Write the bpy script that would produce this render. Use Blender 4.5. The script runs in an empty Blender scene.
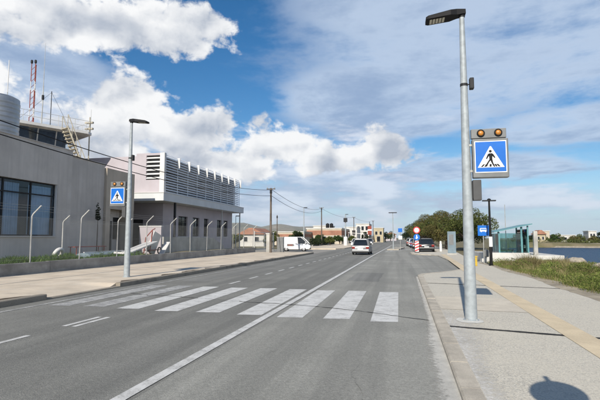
import bpy, bmesh, math, random
from mathutils import Vector, Matrix
R = math.radians
random.seed(7)
SC = bpy.context.scene
COL = SC.collection

# ------------------------------------------------------------------ camera
cam_d = bpy.data.cameras.new('camera'); cam = bpy.data.objects.new('camera', cam_d); COL.objects.link(cam)
cam_d.sensor_width = 36; cam_d.lens = 27; cam_d.clip_start = 0.05; cam_d.clip_end = 9000
cam.location = (0, 0, 1.6)
cam.rotation_euler = (R(90 + 4.827), 0, R(12.12))
SC.camera = cam

# ------------------------------------------------------------------ sun, sky, exposure
SUN_EL, SUN_AZ = 32.0, 186.0            # azimuth clockwise from +Y (the road direction)
sd = bpy.data.lights.new('sun', 'SUN'); sun = bpy.data.objects.new('sun', sd); COL.objects.link(sun)
sd.energy = 3.5; sd.angle = R(0.5); sd.color = (1.0, 0.93, 0.82)
sun.rotation_euler = (R(90 - SUN_EL), 0, R(180 - SUN_AZ + 180 - 180))
sv = Vector((math.sin(R(SUN_AZ)) * math.cos(R(SUN_EL)), math.cos(R(SUN_AZ)) * math.cos(R(SUN_EL)), math.sin(R(SUN_EL))))
sun.rotation_euler = sv.to_track_quat('Z', 'Y').to_euler()
SC.view_settings.view_transform = 'Standard'; SC.view_settings.look = 'None'
SC.view_settings.exposure = 0.72; SC.view_settings.gamma = 1.0; SC.view_settings.use_curve_mapping = False

world = bpy.data.worlds.new('World'); SC.world = world; world.use_nodes = True
def build_sky():
    nt = world.node_tree; N, L = nt.nodes, nt.links
    N.clear()
    def M(op, a, b=None, c=None, clamp=False):
        n = N.new('ShaderNodeMath'); n.operation = op; n.use_clamp = clamp
        for i, v in enumerate((a, b, c)):
            if v is None: continue
            if isinstance(v, (int, float)): n.inputs[i].default_value = v
            else: L.new(v, n.inputs[i])
        return n.outputs[0]
    def SS(x, lo, hi):
        n = N.new('ShaderNodeMapRange'); n.interpolation_type = 'SMOOTHSTEP'
        n.inputs['From Min'].default_value = lo; n.inputs['From Max'].default_value = hi
        L.new(x, n.inputs['Value']); return n.outputs['Result']
    def vec(x, y, z):
        n = N.new('ShaderNodeCombineXYZ')
        for i, v in enumerate((x, y, z)):
            if isinstance(v, (int, float)): n.inputs[i].default_value = v
            else: L.new(v, n.inputs[i])
        return n.outputs[0]
    def noise(v, scale, detail, rough, lac=2.0, dist=0.0):
        n = N.new('ShaderNodeTexNoise'); n.noise_dimensions = '2D'
        L.new(v, n.inputs['Vector']); n.inputs['Scale'].default_value = scale; n.inputs['Detail'].default_value = detail
        n.inputs['Roughness'].default_value = rough; n.inputs['Lacunarity'].default_value = lac; n.inputs['Distortion'].default_value = dist
        return n.outputs[0]
    def voro(v, scale, detail=2.0, rough=0.5):
        n = N.new('ShaderNodeTexVoronoi'); n.voronoi_dimensions = '2D'; n.feature = 'F1'
        L.new(v, n.inputs['Vector']); n.inputs['Scale'].default_value = scale; n.inputs['Detail'].default_value = detail
        n.inputs['Roughness'].default_value = rough; n.normalize = True
        return n.outputs['Distance']
    def mix(f, a, b):
        n = N.new('ShaderNodeMix'); n.data_type = 'RGBA'
        if isinstance(f, float): n.inputs[0].default_value = f
        else: L.new(f, n.inputs[0])
        for i, v in ((6, a), (7, b)):
            if isinstance(v, tuple): n.inputs[i].default_value = (*v, 1)
            else: L.new(v, n.inputs[i])
        return n.outputs[2]
    tc = N.new('ShaderNodeTexCoord'); sp = N.new('ShaderNodeSeparateXYZ'); L.new(tc.outputs['Generated'], sp.inputs[0])
    X, Y, Z = sp.outputs
    az = M('MULTIPLY', M('ARCTAN2', X, Y), 57.29578)
    el = M('MULTIPLY', M('ARCSINE', Z), 57.29578)
    # the group of clouds in view repeats round the compass every 90 degrees, with other noise each time
    P = vec(M('MULTIPLY', az, 0.1), M('MULTIPLY', el, 0.135), 0.0)
    P2 = vec(M('ADD', M('MULTIPLY', az, 0.1), -0.05), M('ADD', M('MULTIPLY', el, 0.135), 0.12), 0.0)
    def blobs(lst):
        out = None; low = None
        for (a, e, ra, re) in lst:
            dx = M('MULTIPLY', M('WRAP', M('SUBTRACT', az, a), 45.0, -45.0), 1 / ra); dy = M('MULTIPLY', M('SUBTRACT', el, e), 1 / re)
            # flat bases: the lower half of a cloud closes faster
            dy = M('MULTIPLY', dy, M('ADD', 1.0, M('MULTIPLY', M('LESS_THAN', dy, 0.0), 0.5)))
            r = M('SUBTRACT', 1.0, M('SQRT', M('ADD', M('MULTIPLY', dx, dx), M('MULTIPLY', dy, dy))))
            out = r if out is None else M('SMOOTH_MAX', out, r, 0.18)
        return out
    wob = N.new('ShaderNodeTexNoise'); wob.noise_dimensions = '2D'; L.new(P, wob.inputs['Vector']); wob.inputs['Scale'].default_value = 2.2; wob.inputs['Detail'].default_value = 3.0
    def warp(p, k):
        n = N.new('ShaderNodeVectorMath'); n.operation = 'MULTIPLY_ADD'
        L.new(wob.outputs['Color'], n.inputs[0]); n.inputs[1].default_value = (k, k, 0); L.new(p, n.inputs[2]); return n.outputs[0]
    def billow(p):
        p = warp(p, 0.16)
        a = noise(p, 1.3, 9.0, 0.60)
        b = voro(p, 3.1, 3.0, 0.55)
        return M('ADD', M('MULTIPLY', M('SUBTRACT', a, 0.5), 2.3), M('MULTIPLY', M('SUBTRACT', 0.40, b), 0.75))
    CUM = [(-42.5, 24.0, 17, 6.6), (-31, 24.5, 11.0, 4.8), (-50, 15.0, 8, 5.0),
           (-32.5, 14.3, 6.5, 5.8), (-26.5, 12.3, 7.5, 4.4), (-36, 9.5, 7, 5), (-14.5, 11.6, 6.5, 4.2), (-8.0, 9.9, 6.5, 3.2),
           (-0.6, 10.3, 5.0, 3.4), (-21.5, 8.8, 7, 3.4)]
    B = blobs(CUM)
    n1 = billow(P); n2 = billow(P2)
    d1 = M('ADD', B, M('MULTIPLY', n1, 0.85))
    low = SS(M('SUBTRACT', n2, n1), -0.15, 0.45)
    dens = SS(M('SUBTRACT', d1, M('MULTIPLY', low, 0.10)), 0.04, 0.40)
    # lit tops and grey undersides from the density one step towards the light
    shade = SS(M('SUBTRACT', n1, n2), -0.75, 0.55)
    thick = SS(d1, 0.45, 1.55)
    P3 = vec(M('ADD', M('MULTIPLY', az, 0.1), -0.12), M('ADD', M('MULTIPLY', el, 0.135), 0.34), 0.0)
    lobe = M('SUBTRACT', noise(warp(P, 0.10), 1.15, 2.5, 0.5), noise(warp(P3, 0.10), 1.15, 2.5, 0.5))
    lit = M('SUBTRACT', M('ADD', M('ADD', 0.30, M('MULTIPLY', lobe, 2.2)), M('MULTIPLY', shade, 0.72)), M('MULTIPLY', thick, 0.46), clamp=True)
    cum_col = mix(lit, (3.3, 3.7, 4.4), (7.1, 7.15, 7.2))
    # broken high layer above and to the right
    zc = M('MAXIMUM', M('ADD', Z, 0.06), 0.03)
    Q = vec(M('DIVIDE', X, zc), M('MULTIPLY', M('DIVIDE', Y, zc), 1.0), 0.0)
    h1 = noise(Q, 0.85, 7.0, 0.62, dist=0.3); h2 = noise(Q, 3.4, 5.0, 0.66)
    HB = blobs([(13, 22, 29, 15.0), (4, 28, 20, 11), (-6, 17, 11, 6.0), (2, 15, 14, 5.0), (19, 12, 12, 3.3), (0.2, 13.6, 1.5, 3.6), (10, 8, 14, 2.4), (-43, 16, 10, 7)])
    hn = M('SUBTRACT', M('ADD', M('MULTIPLY', h1, 0.66), M('MULTIPLY', h2, 0.34)), 0.5)
    hs = M('ADD', M('MULTIPLY', SS(HB, -0.25, 0.55), 1.15), M('MULTIPLY', hn, 2.7))
    hd = M('MULTIPLY', SS(hs, 0.12, 1.05), 0.88)
    hcol = mix(SS(hn, -0.12, 0.17), (4.2, 5.0, 6.2), (2.4, 3.2, 4.6))
    # grey-blue bank low over the land
    W = vec(M('MULTIPLY', az, 0.06), M('MULTIPLY', el, 0.25), 0.0)
    w1 = noise(W, 1.6, 7.0, 0.58)
    LB = blobs([(-14, 5.6, 20, 6.0), (-34, 5.5, 14, 7.0), (6, 4.0, 16, 3.0)])
    ld = M('MULTIPLY', SS(M('ADD', M('ADD', LB, 0.34), M('MULTIPLY', M('SUBTRACT', w1, 0.5), 3.2)), 0.0, 0.9), 0.82)
    lcol = mix(SS(M('ADD', w1, M('MULTIPLY', n1, 0.12)), 0.36, 0.66), (3.2, 3.8, 5.0), (5.6, 6.0, 6.8))
    sky = N.new('ShaderNodeTexSky'); sky.sky_type = 'NISHITA'; sky.sun_disc = False
    sky.sun_elevation = R(SUN_EL); sky.sun_rotation = R(SUN_AZ); sky.altitude = 0; sky.air_density = 1.0; sky.dust_density = 0.3; sky.ozone_density = 2.5
    hsv = N.new('ShaderNodeHueSaturation'); hsv.inputs['Saturation'].default_value = 1.36; hsv.inputs['Value'].default_value = 0.80; L.new(sky.outputs[0], hsv.inputs['Color'])
    # pale air along the horizon
    c = mix(M('MULTIPLY', SS(M('MULTIPLY', el, -1.0), -11.0, 1.0), 0.72), hsv.outputs[0], (3.1, 4.5, 6.5))
    c = mix(hd, c, hcol)
    c = mix(ld, c, lcol)
    c = mix(dens, c, cum_col)
    bg = N.new('ShaderNodeBackground'); bg.inputs['Strength'].default_value = 0.083
    L.new(c, bg.inputs['Color'])
    out = N.new('ShaderNodeOutputWorld'); L.new(bg.outputs[0], out.inputs['Surface'])
    world.cycles.sampling_method = 'MANUAL'; world.cycles.sample_map_resolution = 512
build_sky()

# ------------------------------------------------------------------ helpers
class MB:
    def __init__(s): s.v = []; s.f = []
    def add(s, v, f):
        n = len(s.v); s.v += [tuple(p) for p in v]; s.f += [tuple(i + n for i in q) for q in f]; return s
    def box(s, x0, x1, y0, y1, z0, z1):
        v = [(x, y, z) for z in (z0, z1) for y in (y0, y1) for x in (x0, x1)]
        return s.add(v, [(0, 2, 3, 1), (4, 5, 7, 6), (0, 1, 5, 4), (2, 6, 7, 3), (0, 4, 6, 2), (1, 3, 7, 5)])
    def bbox(s, x0, x1, y0, y1, z0, z1, b=0.01):
        bm = bmesh.new(); bmesh.ops.create_cube(bm, size=1)
        for v in bm.verts: v.co = ((x0 + x1) / 2 + v.co.x * (x1 - x0), (y0 + y1) / 2 + v.co.y * (y1 - y0), (z0 + z1) / 2 + v.co.z * (z1 - z0))
        bmesh.ops.bevel(bm, geom=bm.edges[:] , offset=b, segments=2, affect='EDGES', profile=0.6)
        bm.verts.index_update(); s.add([v.co[:] for v in bm.verts], [[v.index for v in f.verts] for f in bm.faces]); bm.free(); return s
    def tube(s, pts, rad, n=8, cap=True):
        pts = [Vector(p) for p in pts]
        if isinstance(rad, (int, float)): rad = [rad] * len(pts)
        base = len(s.v); up = None
        for i, p in enumerate(pts):
            a = pts[max(i - 1, 0)]; b = pts[min(i + 1, len(pts) - 1)]; d = (b - a).normalized()
            if up is None: up = Vector((0, 0, 1)) if abs(d.z) < 0.9 else Vector((1, 0, 0))
            r = d.cross(up).normalized(); u = r.cross(d).normalized(); up = u
            for k in range(n):
                t = 2 * math.pi * k / n
                s.v.append(tuple(p + (r * math.cos(t) + u * math.sin(t)) * rad[i]))
        for i in range(len(pts) - 1):
            for k in range(n):
                a = base + i * n + k; b = base + i * n + (k + 1) % n
                s.f.append((a, b, b + n, a + n))
        if cap:
            s.f.append(tuple(base + k for k in range(n))[::-1]); e = base + (len(pts) - 1) * n
            s.f.append(tuple(e + k for k in range(n)))
        return s
    def prism(s, poly, axis, a, b):
        """extrude a 2D polygon along an axis: axis 'y' -> poly is (x,z); 'x' -> (y,z); 'z' -> (x,y)"""
        def P(p, t):
            return {'y': (p[0], t, p[1]), 'x': (t, p[0], p[1]), 'z': (p[0], p[1], t)}[axis]
        n = len(poly); v = [P(p, a) for p in poly] + [P(p, b) for p in poly]
        f = [tuple(range(n))[::-1], tuple(range(n, 2 * n))] + [(i, (i + 1) % n, (i + 1) % n + n, i + n) for i in range(n)]
        return s.add(v, f)
    def disc(s, c, r, axis, a, b, n=24, sx=1, sz=1):
        return s.prism([(c[0] + r * sx * math.cos(2 * math.pi * k / n), c[1] + r * sz * math.sin(2 * math.pi * k / n)) for k in range(n)], axis, a, b)
    def torus(s, c, R_, r, axis='y', n=28, m=10, tilt=None):
        base = len(s.v)
        for i in range(n):
            t = 2 * math.pi * i / n
            for j in range(m):
                q = 2 * math.pi * j / m; rr = R_ + r * math.cos(q); h = r * math.sin(q)
                if axis == 'y': p = Vector((rr * math.cos(t), h, rr * math.sin(t)))
                elif axis == 'x': p = Vector((h, rr * math.cos(t), rr * math.sin(t)))
                else: p = Vector((rr * math.cos(t), rr * math.sin(t), h))
                if tilt: p = tilt @ p
                s.v.append(tuple(p + Vector(c)))
        for i in range(n):
            for j in range(m):
                s.f.append((base + i * m + j, base + ((i + 1) % n) * m + j, base + ((i + 1) % n) * m + (j + 1) % m, base + i * m + (j + 1) % m))
        return s
    def lathe(s, prof, c=(0, 0, 0), n=20):
        base = len(s.v)
        for (r, z) in prof:
            for k in range(n):
                t = 2 * math.pi * k / n; s.v.append((c[0] + r * math.cos(t), c[1] + r * math.sin(t), c[2] + z))
        for i in range(len(prof) - 1):
            for k in range(n):
                a = base + i * n + k; b = base + i * n + (k + 1) % n; s.f.append((a, b, b + n, a + n))
        s.f.append(tuple(base + k for k in range(n))[::-1]); e = base + (len(prof) - 1) * n; s.f.append(tuple(e + k for k in range(n)))
        return s
    def xf(s, M_):
        s.v = [tuple(M_ @ Vector(p)) for p in s.v]; return s
    def build(s, name, mat, parent=None, smooth=False, world=False, fix=True):
        me = bpy.data.meshes.new(name); v = s.v
        if world and parent is not None:
            im = parent.matrix_basis.inverted(); v = [tuple(im @ Vector(p)) for p in v]
        me.from_pydata(v, [], s.f); me.update()
        if fix and len(s.f) < 20000:
            bm = bmesh.new(); bm.from_mesh(me); bmesh.ops.recalc_face_normals(bm, faces=bm.faces); bm.to_mesh(me); bm.free()
        if smooth:
            me.polygons.foreach_set('use_smooth', [True] * len(me.polygons))
            try: me.set_sharp_from_angle(angle=R(40))
            except Exception: pass
        o = bpy.data.objects.new(name, me); COL.objects.link(o)
        if mat is not None: me.materials.append(M_[mat] if isinstance(mat, str) else mat)
        if parent is not None: o.parent = parent
        return o

def tag(o, label=None, cat=None, group=None, kind=None):
    if label: o['label'] = label
    if cat: o['category'] = cat
    if group: o['group'] = group
    if kind: o['kind'] = kind
    return o
def thing(name, label, cat, loc=(0, 0, 0), rz=0.0, group=None):
    o = bpy.data.objects.new(name, None); COL.objects.link(o); o.empty_display_size = 0.2
    o.location = loc; o.rotation_euler = (0, 0, rz)
    o.matrix_basis = Matrix.Translation(loc) @ Matrix.Rotation(rz, 4, 'Z')
    return tag(o, label, cat, group)
def copy_tree(o, parent=None):
    c = o.copy(); COL.objects.link(c); c.parent = parent
    for ch in KIDS(o): copy_tree(ch, c)
    return c
def KIDS(o): return [x for x in bpy.data.objects if x.parent == o]
def dup(o, loc, rz, label, group=None):
    c = copy_tree(o); c.matrix_basis = Matrix.Translation(loc) @ Matrix.Rotation(rz, 4, 'Z')
    c['label'] = label
    if group: c['group'] = group
    return c

# ------------------------------------------------------------------ materials
M_ = {}
def pm(name, col, rough=0.7, var=0.18, scale=1.5, fine=0.0, fscale=60.0, bump=0.0, bscale=80.0, metal=0.0, spec=0.35, col2=None, streak=None, emit=None, blotch=None):
    m = bpy.data.materials.new(name); m.use_nodes = True; nt = m.node_tree; N, L = nt.nodes, nt.links
    b = N['Principled BSDF']; b.inputs['Roughness'].default_value = rough; b.inputs['Metallic'].default_value = metal
    b.inputs['Specular IOR Level'].default_value = spec
    geo = N.new('ShaderNodeNewGeometry'); pos = geo.outputs['Position']
    def noise(sc, det=5.0, rg=0.6, stretch=None):
        n = N.new('ShaderNodeTexNoise'); n.inputs['Scale'].default_value = sc; n.inputs['Detail'].default_value = det; n.inputs['Roughness'].default_value = rg
        if stretch:
            mp = N.new('ShaderNodeMapping'); mp.inputs['Scale'].default_value = stretch; L.new(pos, mp.inputs[0]); L.new(mp.outputs[0], n.inputs['Vector'])
        else: L.new(pos, n.inputs['Vector'])
        return n.outputs[0]
    def rng(x, lo, hi, a=0.0, c=1.0):
        n = N.new('ShaderNodeMapRange'); n.inputs['From Min'].default_value = lo; n.inputs['From Max'].default_value = hi
        n.inputs['To Min'].default_value = a; n.inputs['To Max'].default_value = c; L.new(x, n.inputs['Value']); return n.outputs[0]
    def mixc(f, a, c, mode='MIX'):
        n = N.new('ShaderNodeMix'); n.data_type = 'RGBA'; n.blend_type = mode
        if isinstance(f, (int, float)): n.inputs[0].default_value = f
        else: L.new(f, n.inputs[0])
        for i, v in ((6, a), (7, c)):
            if isinstance(v, tuple): n.inputs[i].default_value = (*v[:3], 1)
            else: L.new(v, n.inputs[i])
        return n.outputs[2]
    c2 = col2 or tuple(x * (1 - 2 * var) for x in col)
    c1 = col if col2 else tuple(min(1, x * (1 + var)) for x in col)
    c = mixc(rng(noise(scale), 0.33, 0.67), c2, c1)
    if streak:      # (stretch, amount, colour)
        c = mixc(rng(noise(1.0, 4.0, 0.6, streak[0]), 0.45, 0.72, 0, streak[1]), c, streak[2])
    if blotch:      # (scale, lo, hi, amount, colour)
        c = mixc(rng(noise(blotch[0], 6.0, 0.65), blotch[1], blotch[2], 0, blotch[3]), c, blotch[4])
    if fine:
        c = mixc(1.0, c, rngc(N, L, noise(fscale, 3.0, 0.7), fine), 'MULTIPLY')
    L.new(c, b.inputs['Base Color'])
    if bump:
        bp = N.new('ShaderNodeBump'); bp.inputs['Strength'].default_value = min(1, bump); bp.inputs['Distance'].default_value = 0.01
        L.new(noise(bscale, 4.0, 0.65), bp.inputs['Height']); L.new(bp.outputs[0], b.inputs['Normal'])
    if emit: b.inputs['Emission Color'].default_value = (*emit[0], 1); b.inputs['Emission Strength'].default_value = emit[1]
    M_[name] = m; return m
def rngc(N, L, x, k):
    n = N.new('ShaderNodeMapRange'); n.inputs['From Min'].default_value = 0.3; n.inputs['From Max'].default_value = 0.7
    n.inputs['To Min'].default_value = 1 - k; n.inputs['To Max'].default_value = 1 + k; L.new(x, n.inputs['Value'])
    return n.outputs[0]
def glass_mat(name, tint=(0.85, 0.92, 0.92), refl=0.12, rough=0.02):
    m = bpy.data.materials.new(name); m.use_nodes = True; nt = m.node_tree; N, L = nt.nodes, nt.links
    N.remove(N['Principled BSDF'])
    t = N.new('ShaderNodeBsdfTransparent'); t.inputs[0].default_value = (*tint, 1)
    g = N.new('ShaderNodeBsdfGlossy'); g.inputs['Roughness'].default_value = rough
    fr = N.new('ShaderNodeFresnel'); fr.inputs[0].default_value = 1.5
    ad = N.new('ShaderNodeMath'); ad.operation = 'ADD'; ad.use_clamp = True; L.new(fr.outputs[0], ad.inputs[0]); ad.inputs[1].default_value = refl
    mx = N.new('ShaderNodeMixShader'); L.new(ad.outputs[0], mx.inputs[0]); L.new(t.outputs[0], mx.inputs[1]); L.new(g.outputs[0], mx.inputs[2])
    L.new(mx.outputs[0], N['Material Output'].inputs[0]); M_[name] = m; return m
def leaf_mat(name, cols, rough=0.6, trans=0.25):
    m = bpy.data.materials.new(name); m.use_nodes = True; nt = m.node_tree; N, L = nt.nodes, nt.links
    b = N['Principled BSDF']; b.inputs['Roughness'].default_value = rough; b.inputs['Specular IOR Level'].default_value = 0.15
    geo = N.new('ShaderNodeNewGeometry'); cr = N.new('ShaderNodeValToRGB'); L.new(geo.outputs['Random Per Island'], cr.inputs[0])
    e = cr.color_ramp.elements
    while len(e) < len(cols): e.new(0.5)
    for i, c in enumerate(cols): e[i].position = i / max(1, len(cols) - 1); e[i].color = (*c, 1)
    no = N.new('ShaderNodeTexNoise'); no.inputs['Scale'].default_value = 0.8; L.new(geo.outputs['Position'], no.inputs['Vector'])
    mr = N.new('ShaderNodeMapRange'); mr.inputs['From Min'].default_value = 0.3; mr.inputs['From Max'].default_value = 0.7; mr.inputs['To Min'].default_value = 0.65; mr.inputs['To Max'].default_value = 1.3; L.new(no.outputs[0], mr.inputs['Value'])
    mx = N.new('ShaderNodeMix'); mx.data_type = 'RGBA'; mx.blend_type = 'MULTIPLY'; mx.inputs[0].default_value = 1.0
    L.new(cr.outputs[0], mx.inputs[6]); L.new(mr.outputs[0], mx.inputs[7]); L.new(mx.outputs[2], b.inputs['Base Color'])
    tl = N.new('ShaderNodeBsdfTranslucent'); L.new(mx.outputs[2], tl.inputs[0])
    ms = N.new('ShaderNodeMixShader'); ms.inputs[0].default_value = trans; L.new(b.outputs[0], ms.inputs[1]); L.new(tl.outputs[0], ms.inputs[2])
    L.new(ms.outputs[0], N['Material Output'].inputs[0]); M_[name] = m; return m

def asphalt():
    m = bpy.data.materials.new('asphalt'); m.use_nodes = True; nt = m.node_tree; N, L = nt.nodes, nt.links
    b = N['Principled BSDF']; b.inputs['Roughness'].default_value = 0.85; b.inputs['Specular IOR Level'].default_value = 0.25
    pos = N.new('ShaderNodeNewGeometry').outputs['Position']
    def noise(sc, det=4.0, rg=0.6, st=None):
        n = N.new('ShaderNodeTexNoise'); n.inputs['Scale'].default_value = sc; n.inputs['Detail'].default_value = det; n.inputs['Roughness'].default_value = rg
        if st: mp = N.new('ShaderNodeMapping'); mp.inputs['Scale'].default_value = st; L.new(pos, mp.inputs[0]); L.new(mp.outputs[0], n.inputs['Vector'])
        else: L.new(pos, n.inputs['Vector'])
        return n.outputs[0]
    def rng(x, lo, hi, a_=0.0, c_=1.0):
        n = N.new('ShaderNodeMapRange'); n.inputs['From Min'].default_value = lo; n.inputs['From Max'].default_value = hi; n.inputs['To Min'].default_value = a_; n.inputs['To Max'].default_value = c_; L.new(x, n.inputs['Value']); return n.outputs[0]
    def mix(f, a_, c_, mode='MIX'):
        n = N.new('ShaderNodeMix'); n.data_type = 'RGBA'; n.blend_type = mode
        if isinstance(f, float): n.inputs[0].default_value = f
        else: L.new(f, n.inputs[0])
        for i, v in ((6, a_), (7, c_)):
            if isinstance(v, tuple): n.inputs[i].default_value = (*v, 1)
            else: L.new(v, n.inputs[i])
        return n.outputs[2]
    c = mix(rng(noise(0.5, 6, .62), .3, .7), (0.172, 0.170, 0.154), (0.240, 0.237, 0.214))
    c = mix(rng(noise(1.0, 3, .55, (1.5, 0.035, 1)), .44, .60, 0, .7), c, (0.150, 0.149, 0.136))      # wheel tracks
    c = mix(rng(noise(1.0, 5, .6, (5.0, 0.25, 1)), .55, .75, 0, .30), c, (0.26, 0.255, 0.230))          # pale scuffing
    c = mix(rng(noise(2.1, 5, .7), .62, .74, 0, .40), c, (0.115, 0.113, 0.108))                         # oil and damp marks
    c = mix(rng(noise(6.0, 6, .7), .60, .74, 0, .35), c, (0.27, 0.265, 0.24))
    v = N.new('ShaderNodeTexVoronoi'); v.inputs['Scale'].default_value = 75; L.new(pos, v.inputs['Vector'])
    sc_ = N.new('ShaderNodeSeparateColor'); L.new(v.outputs['Color'], sc_.inputs[0])
    c = mix(1.0, c, rng(sc_.outputs[0], 0, 1, .87, 1.13), 'MULTIPLY')                                   # stone chippings
    c = mix(1.0, c, rng(noise(20, 4, .7), .3, .7, .84, 1.16), 'MULTIPLY')
    L.new(c, b.inputs['Base Color'])
    bp = N.new('ShaderNodeBump'); bp.inputs['Strength'].default_value = 0.5; bp.inputs['Distance'].default_value = 0.006; bp.invert = True
    L.new(v.outputs['Distance'], bp.inputs['Height']); L.new(bp.outputs[0], b.inputs['Normal']); M_['asphalt'] = m
asphalt()
al_ = M_['asphalt'].copy(); al_.name = 'asphalt_pale'; M_['asphalt_pale'] = al_
for nd in al_.node_tree.nodes:
    if nd.type == 'MIX' and nd.blend_type == 'MIX':
        for k_ in (6, 7):
            if not nd.inputs[k_].is_linked: c_ = nd.inputs[k_].default_value; nd.inputs[k_].default_value = (c_[0] * 1.34, c_[1] * 1.335, c_[2] * 1.32, 1)
ap_ = M_['asphalt'].copy(); ap_.name = 'asphalt_patch'; M_['asphalt_patch'] = ap_
for nd in ap_.node_tree.nodes:
    if nd.type == 'MIX' and nd.blend_type == 'MIX' and not nd.inputs[6].is_linked: nd.inputs[6].default_value = (0.205, 0.203, 0.188, 1); nd.inputs[7].default_value = (0.245, 0.242, 0.224, 1)
pm('asphalt_old', (0.30, 0.285, 0.255), rough=0.88, var=0.08, scale=0.5, fine=0.2, fscale=90.0, bump=0.5, bscale=130.0, spec=0.2)
pm('crack', (0.03, 0.029, 0.027), rough=0.95, var=0.2)
pm('soil', (0.10, 0.075, 0.05), rough=0.95, var=0.3, scale=5, fine=0.3, fscale=40, bump=0.6, bscale=40)
pm('sand', (0.36, 0.31, 0.23), rough=0.95, var=0.18, scale=1.2, fine=0.2, fscale=50, bump=0.5, bscale=50)
pm('pave_left', (0.62, 0.53, 0.415), rough=0.9, var=0.12, scale=0.8, fine=0.12, fscale=70, bump=0.3, bscale=90, streak=((1.2, 0.10, 1.0), 0.4, (0.50, 0.42, 0.32)), blotch=(0.9, 0.5, 0.72, 0.5, (0.66, 0.61, 0.52)))
pm('kerb', (0.47, 0.425, 0.35), rough=0.9, var=0.14, scale=2.2, fine=0.15, fscale=70, bump=0.5, bscale=60, blotch=(3.0, 0.55, 0.75, 0.4, (0.28, 0.25, 0.21)))
pm('kerb_left', (0.30, 0.265, 0.215), rough=0.9, var=0.16, scale=2.0, fine=0.2, fscale=60, bump=0.5, bscale=60, blotch=(2.0, 0.5, 0.7, 0.5, (0.17, 0.15, 0.125)))
pm('lime', (0.56, 0.55, 0.51), rough=0.9, var=0.10, scale=3.0, fine=0.12, fscale=60, bump=0.3, bscale=60, blotch=(5.0, 0.52, 0.70, 0.5, (0.40, 0.39, 0.37)))
pm('tactile', (0.60, 0.50, 0.345), rough=0.85, var=0.07, scale=1.5, fine=0.08, fscale=60, bump=0.25, bscale=70)
pm('smooth_concrete', (0.57, 0.515, 0.42), rough=0.88, var=0.08, scale=1.5, fine=0.1, fscale=60, bump=0.25, bscale=70, blotch=(1.2, .5, .7, .4, (0.50, 0.46, 0.39)))
pm('concrete', (0.42, 0.41, 0.38), rough=0.9, var=0.16, scale=0.9, fine=0.12, fscale=50, bump=0.4, bscale=45, streak=((4.0, 4.0, 0.5), 0.4, (0.30, 0.29, 0.27)))
pm('wall_concrete', (0.34, 0.325, 0.30), rough=0.9, var=0.2, scale=1.2, fine=0.15, fscale=40, bump=0.5, bscale=40, streak=((1.0, 0.5, 8.0), 0.55, (0.20, 0.185, 0.165)), blotch=(0.7, 0.5, 0.7, 0.5, (0.42, 0.40, 0.36)))
pm('render_grey', (0.57, 0.525, 0.475), rough=0.9, var=0.08, scale=0.5, fine=0.05, fscale=50, bump=0.25, bscale=40, streak=((3.5, 3.5, 0.16), 0.6, (0.42, 0.385, 0.35)), blotch=(0.8, 0.55, 0.72, 0.35, (0.60, 0.575, 0.545)))
pm('render_beige', (0.50, 0.43, 0.345), rough=0.9, var=0.07, scale=0.6, fine=0.05, bump=0.2, bscale=40, streak=((2.5, 2.5, 0.25), 0.3, (0.35, 0.30, 0.24)))
pm('render_pink', (0.43, 0.395, 0.42), rough=0.9, var=0.05, scale=0.5, fine=0.04, bump=0.2, bscale=40, streak=((2.5, 2.5, 0.25), 0.2, (0.38, 0.325, 0.33)))
pm('white_paint', (0.62, 0.615, 0.60), rough=0.65, var=0.06, scale=0.9, streak=((2.0, 2.0, 0.4), 0.2, (0.55, 0.53, 0.49)))
pm('white_wall', (0.56, 0.55, 0.52), rough=0.85, var=0.07, scale=0.9, fine=0.06, fscale=40, bump=0.2, bscale=40, streak=((3.0, 3.0, 0.4), 0.3, (0.5, 0.48, 0.43)))
pm('fascia', (0.58, 0.60, 0.61), rough=0.6, var=0.05, scale=0.7, streak=((3.0, 3.0, 0.4), 0.25, (0.48, 0.49, 0.49)))
pm('slat', (0.78, 0.79, 0.80), rough=0.5, var=0.06, scale=2.0)
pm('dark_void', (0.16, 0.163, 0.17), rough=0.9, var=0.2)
pm('galv', (0.335, 0.37, 0.39), rough=0.55, var=0.10, scale=9.0, metal=0.1, spec=0.4, streak=((6.0, 6.0, 0.6), 0.25, (0.29, 0.325, 0.345)))
pm('galv_dull', (0.36, 0.365, 0.35), rough=0.55, var=0.12, scale=3.0, metal=0.2)
pm('frame_grey', (0.17, 0.177, 0.18), rough=0.5, var=0.08, scale=3.0, metal=0.2)
pm('dark_metal', (0.022, 0.023, 0.025), rough=0.6, var=0.15, scale=4.0, spec=0.25)
pm('black', (0.012, 0.012, 0.013), rough=0.65, var=0.2, spec=0.2)
pm('rubber', (0.02, 0.02, 0.02), rough=0.85, var=0.2)
pm('led', (0.55, 0.52, 0.42), rough=0.25, var=0.1, spec=0.6)
pm('sign_blue', (0.003, 0.125, 0.50), rough=0.35, var=0.04, scale=5, spec=0.5)
pm('sign_white', (0.80, 0.80, 0.78), rough=0.35, var=0.03, spec=0.5)
pm('sign_red', (0.50, 0.025, 0.03), rough=0.4, var=0.05, spec=0.5)
pm('amber', (0.50, 0.20, 0.03), rough=0.4, var=0.08, scale=30, spec=0.6)
pm('silver_tank', (0.36, 0.37, 0.38), rough=0.42, var=0.06, scale=2.0, metal=0.85)
pm('rail_white', (0.47, 0.47, 0.45), rough=0.5, var=0.1, scale=3)
pm('stair_cream', (0.37, 0.335, 0.26), rough=0.6, var=0.12, scale=3)
pm('wood_pole', (0.13, 0.105, 0.085), rough=0.9, var=0.2, scale=2, streak=((20, 20, 0.6), 0.4, (0.07, 0.055, 0.045)))
pm('dark_grey', (0.075, 0.077, 0.08), rough=0.6, var=0.1, scale=4)
pm('teal', (0.10, 0.25, 0.27), rough=0.4, var=0.08, scale=3, spec=0.5)
pm('yellow', (0.48, 0.33, 0.04), rough=0.45, var=0.07, scale=3)
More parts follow.
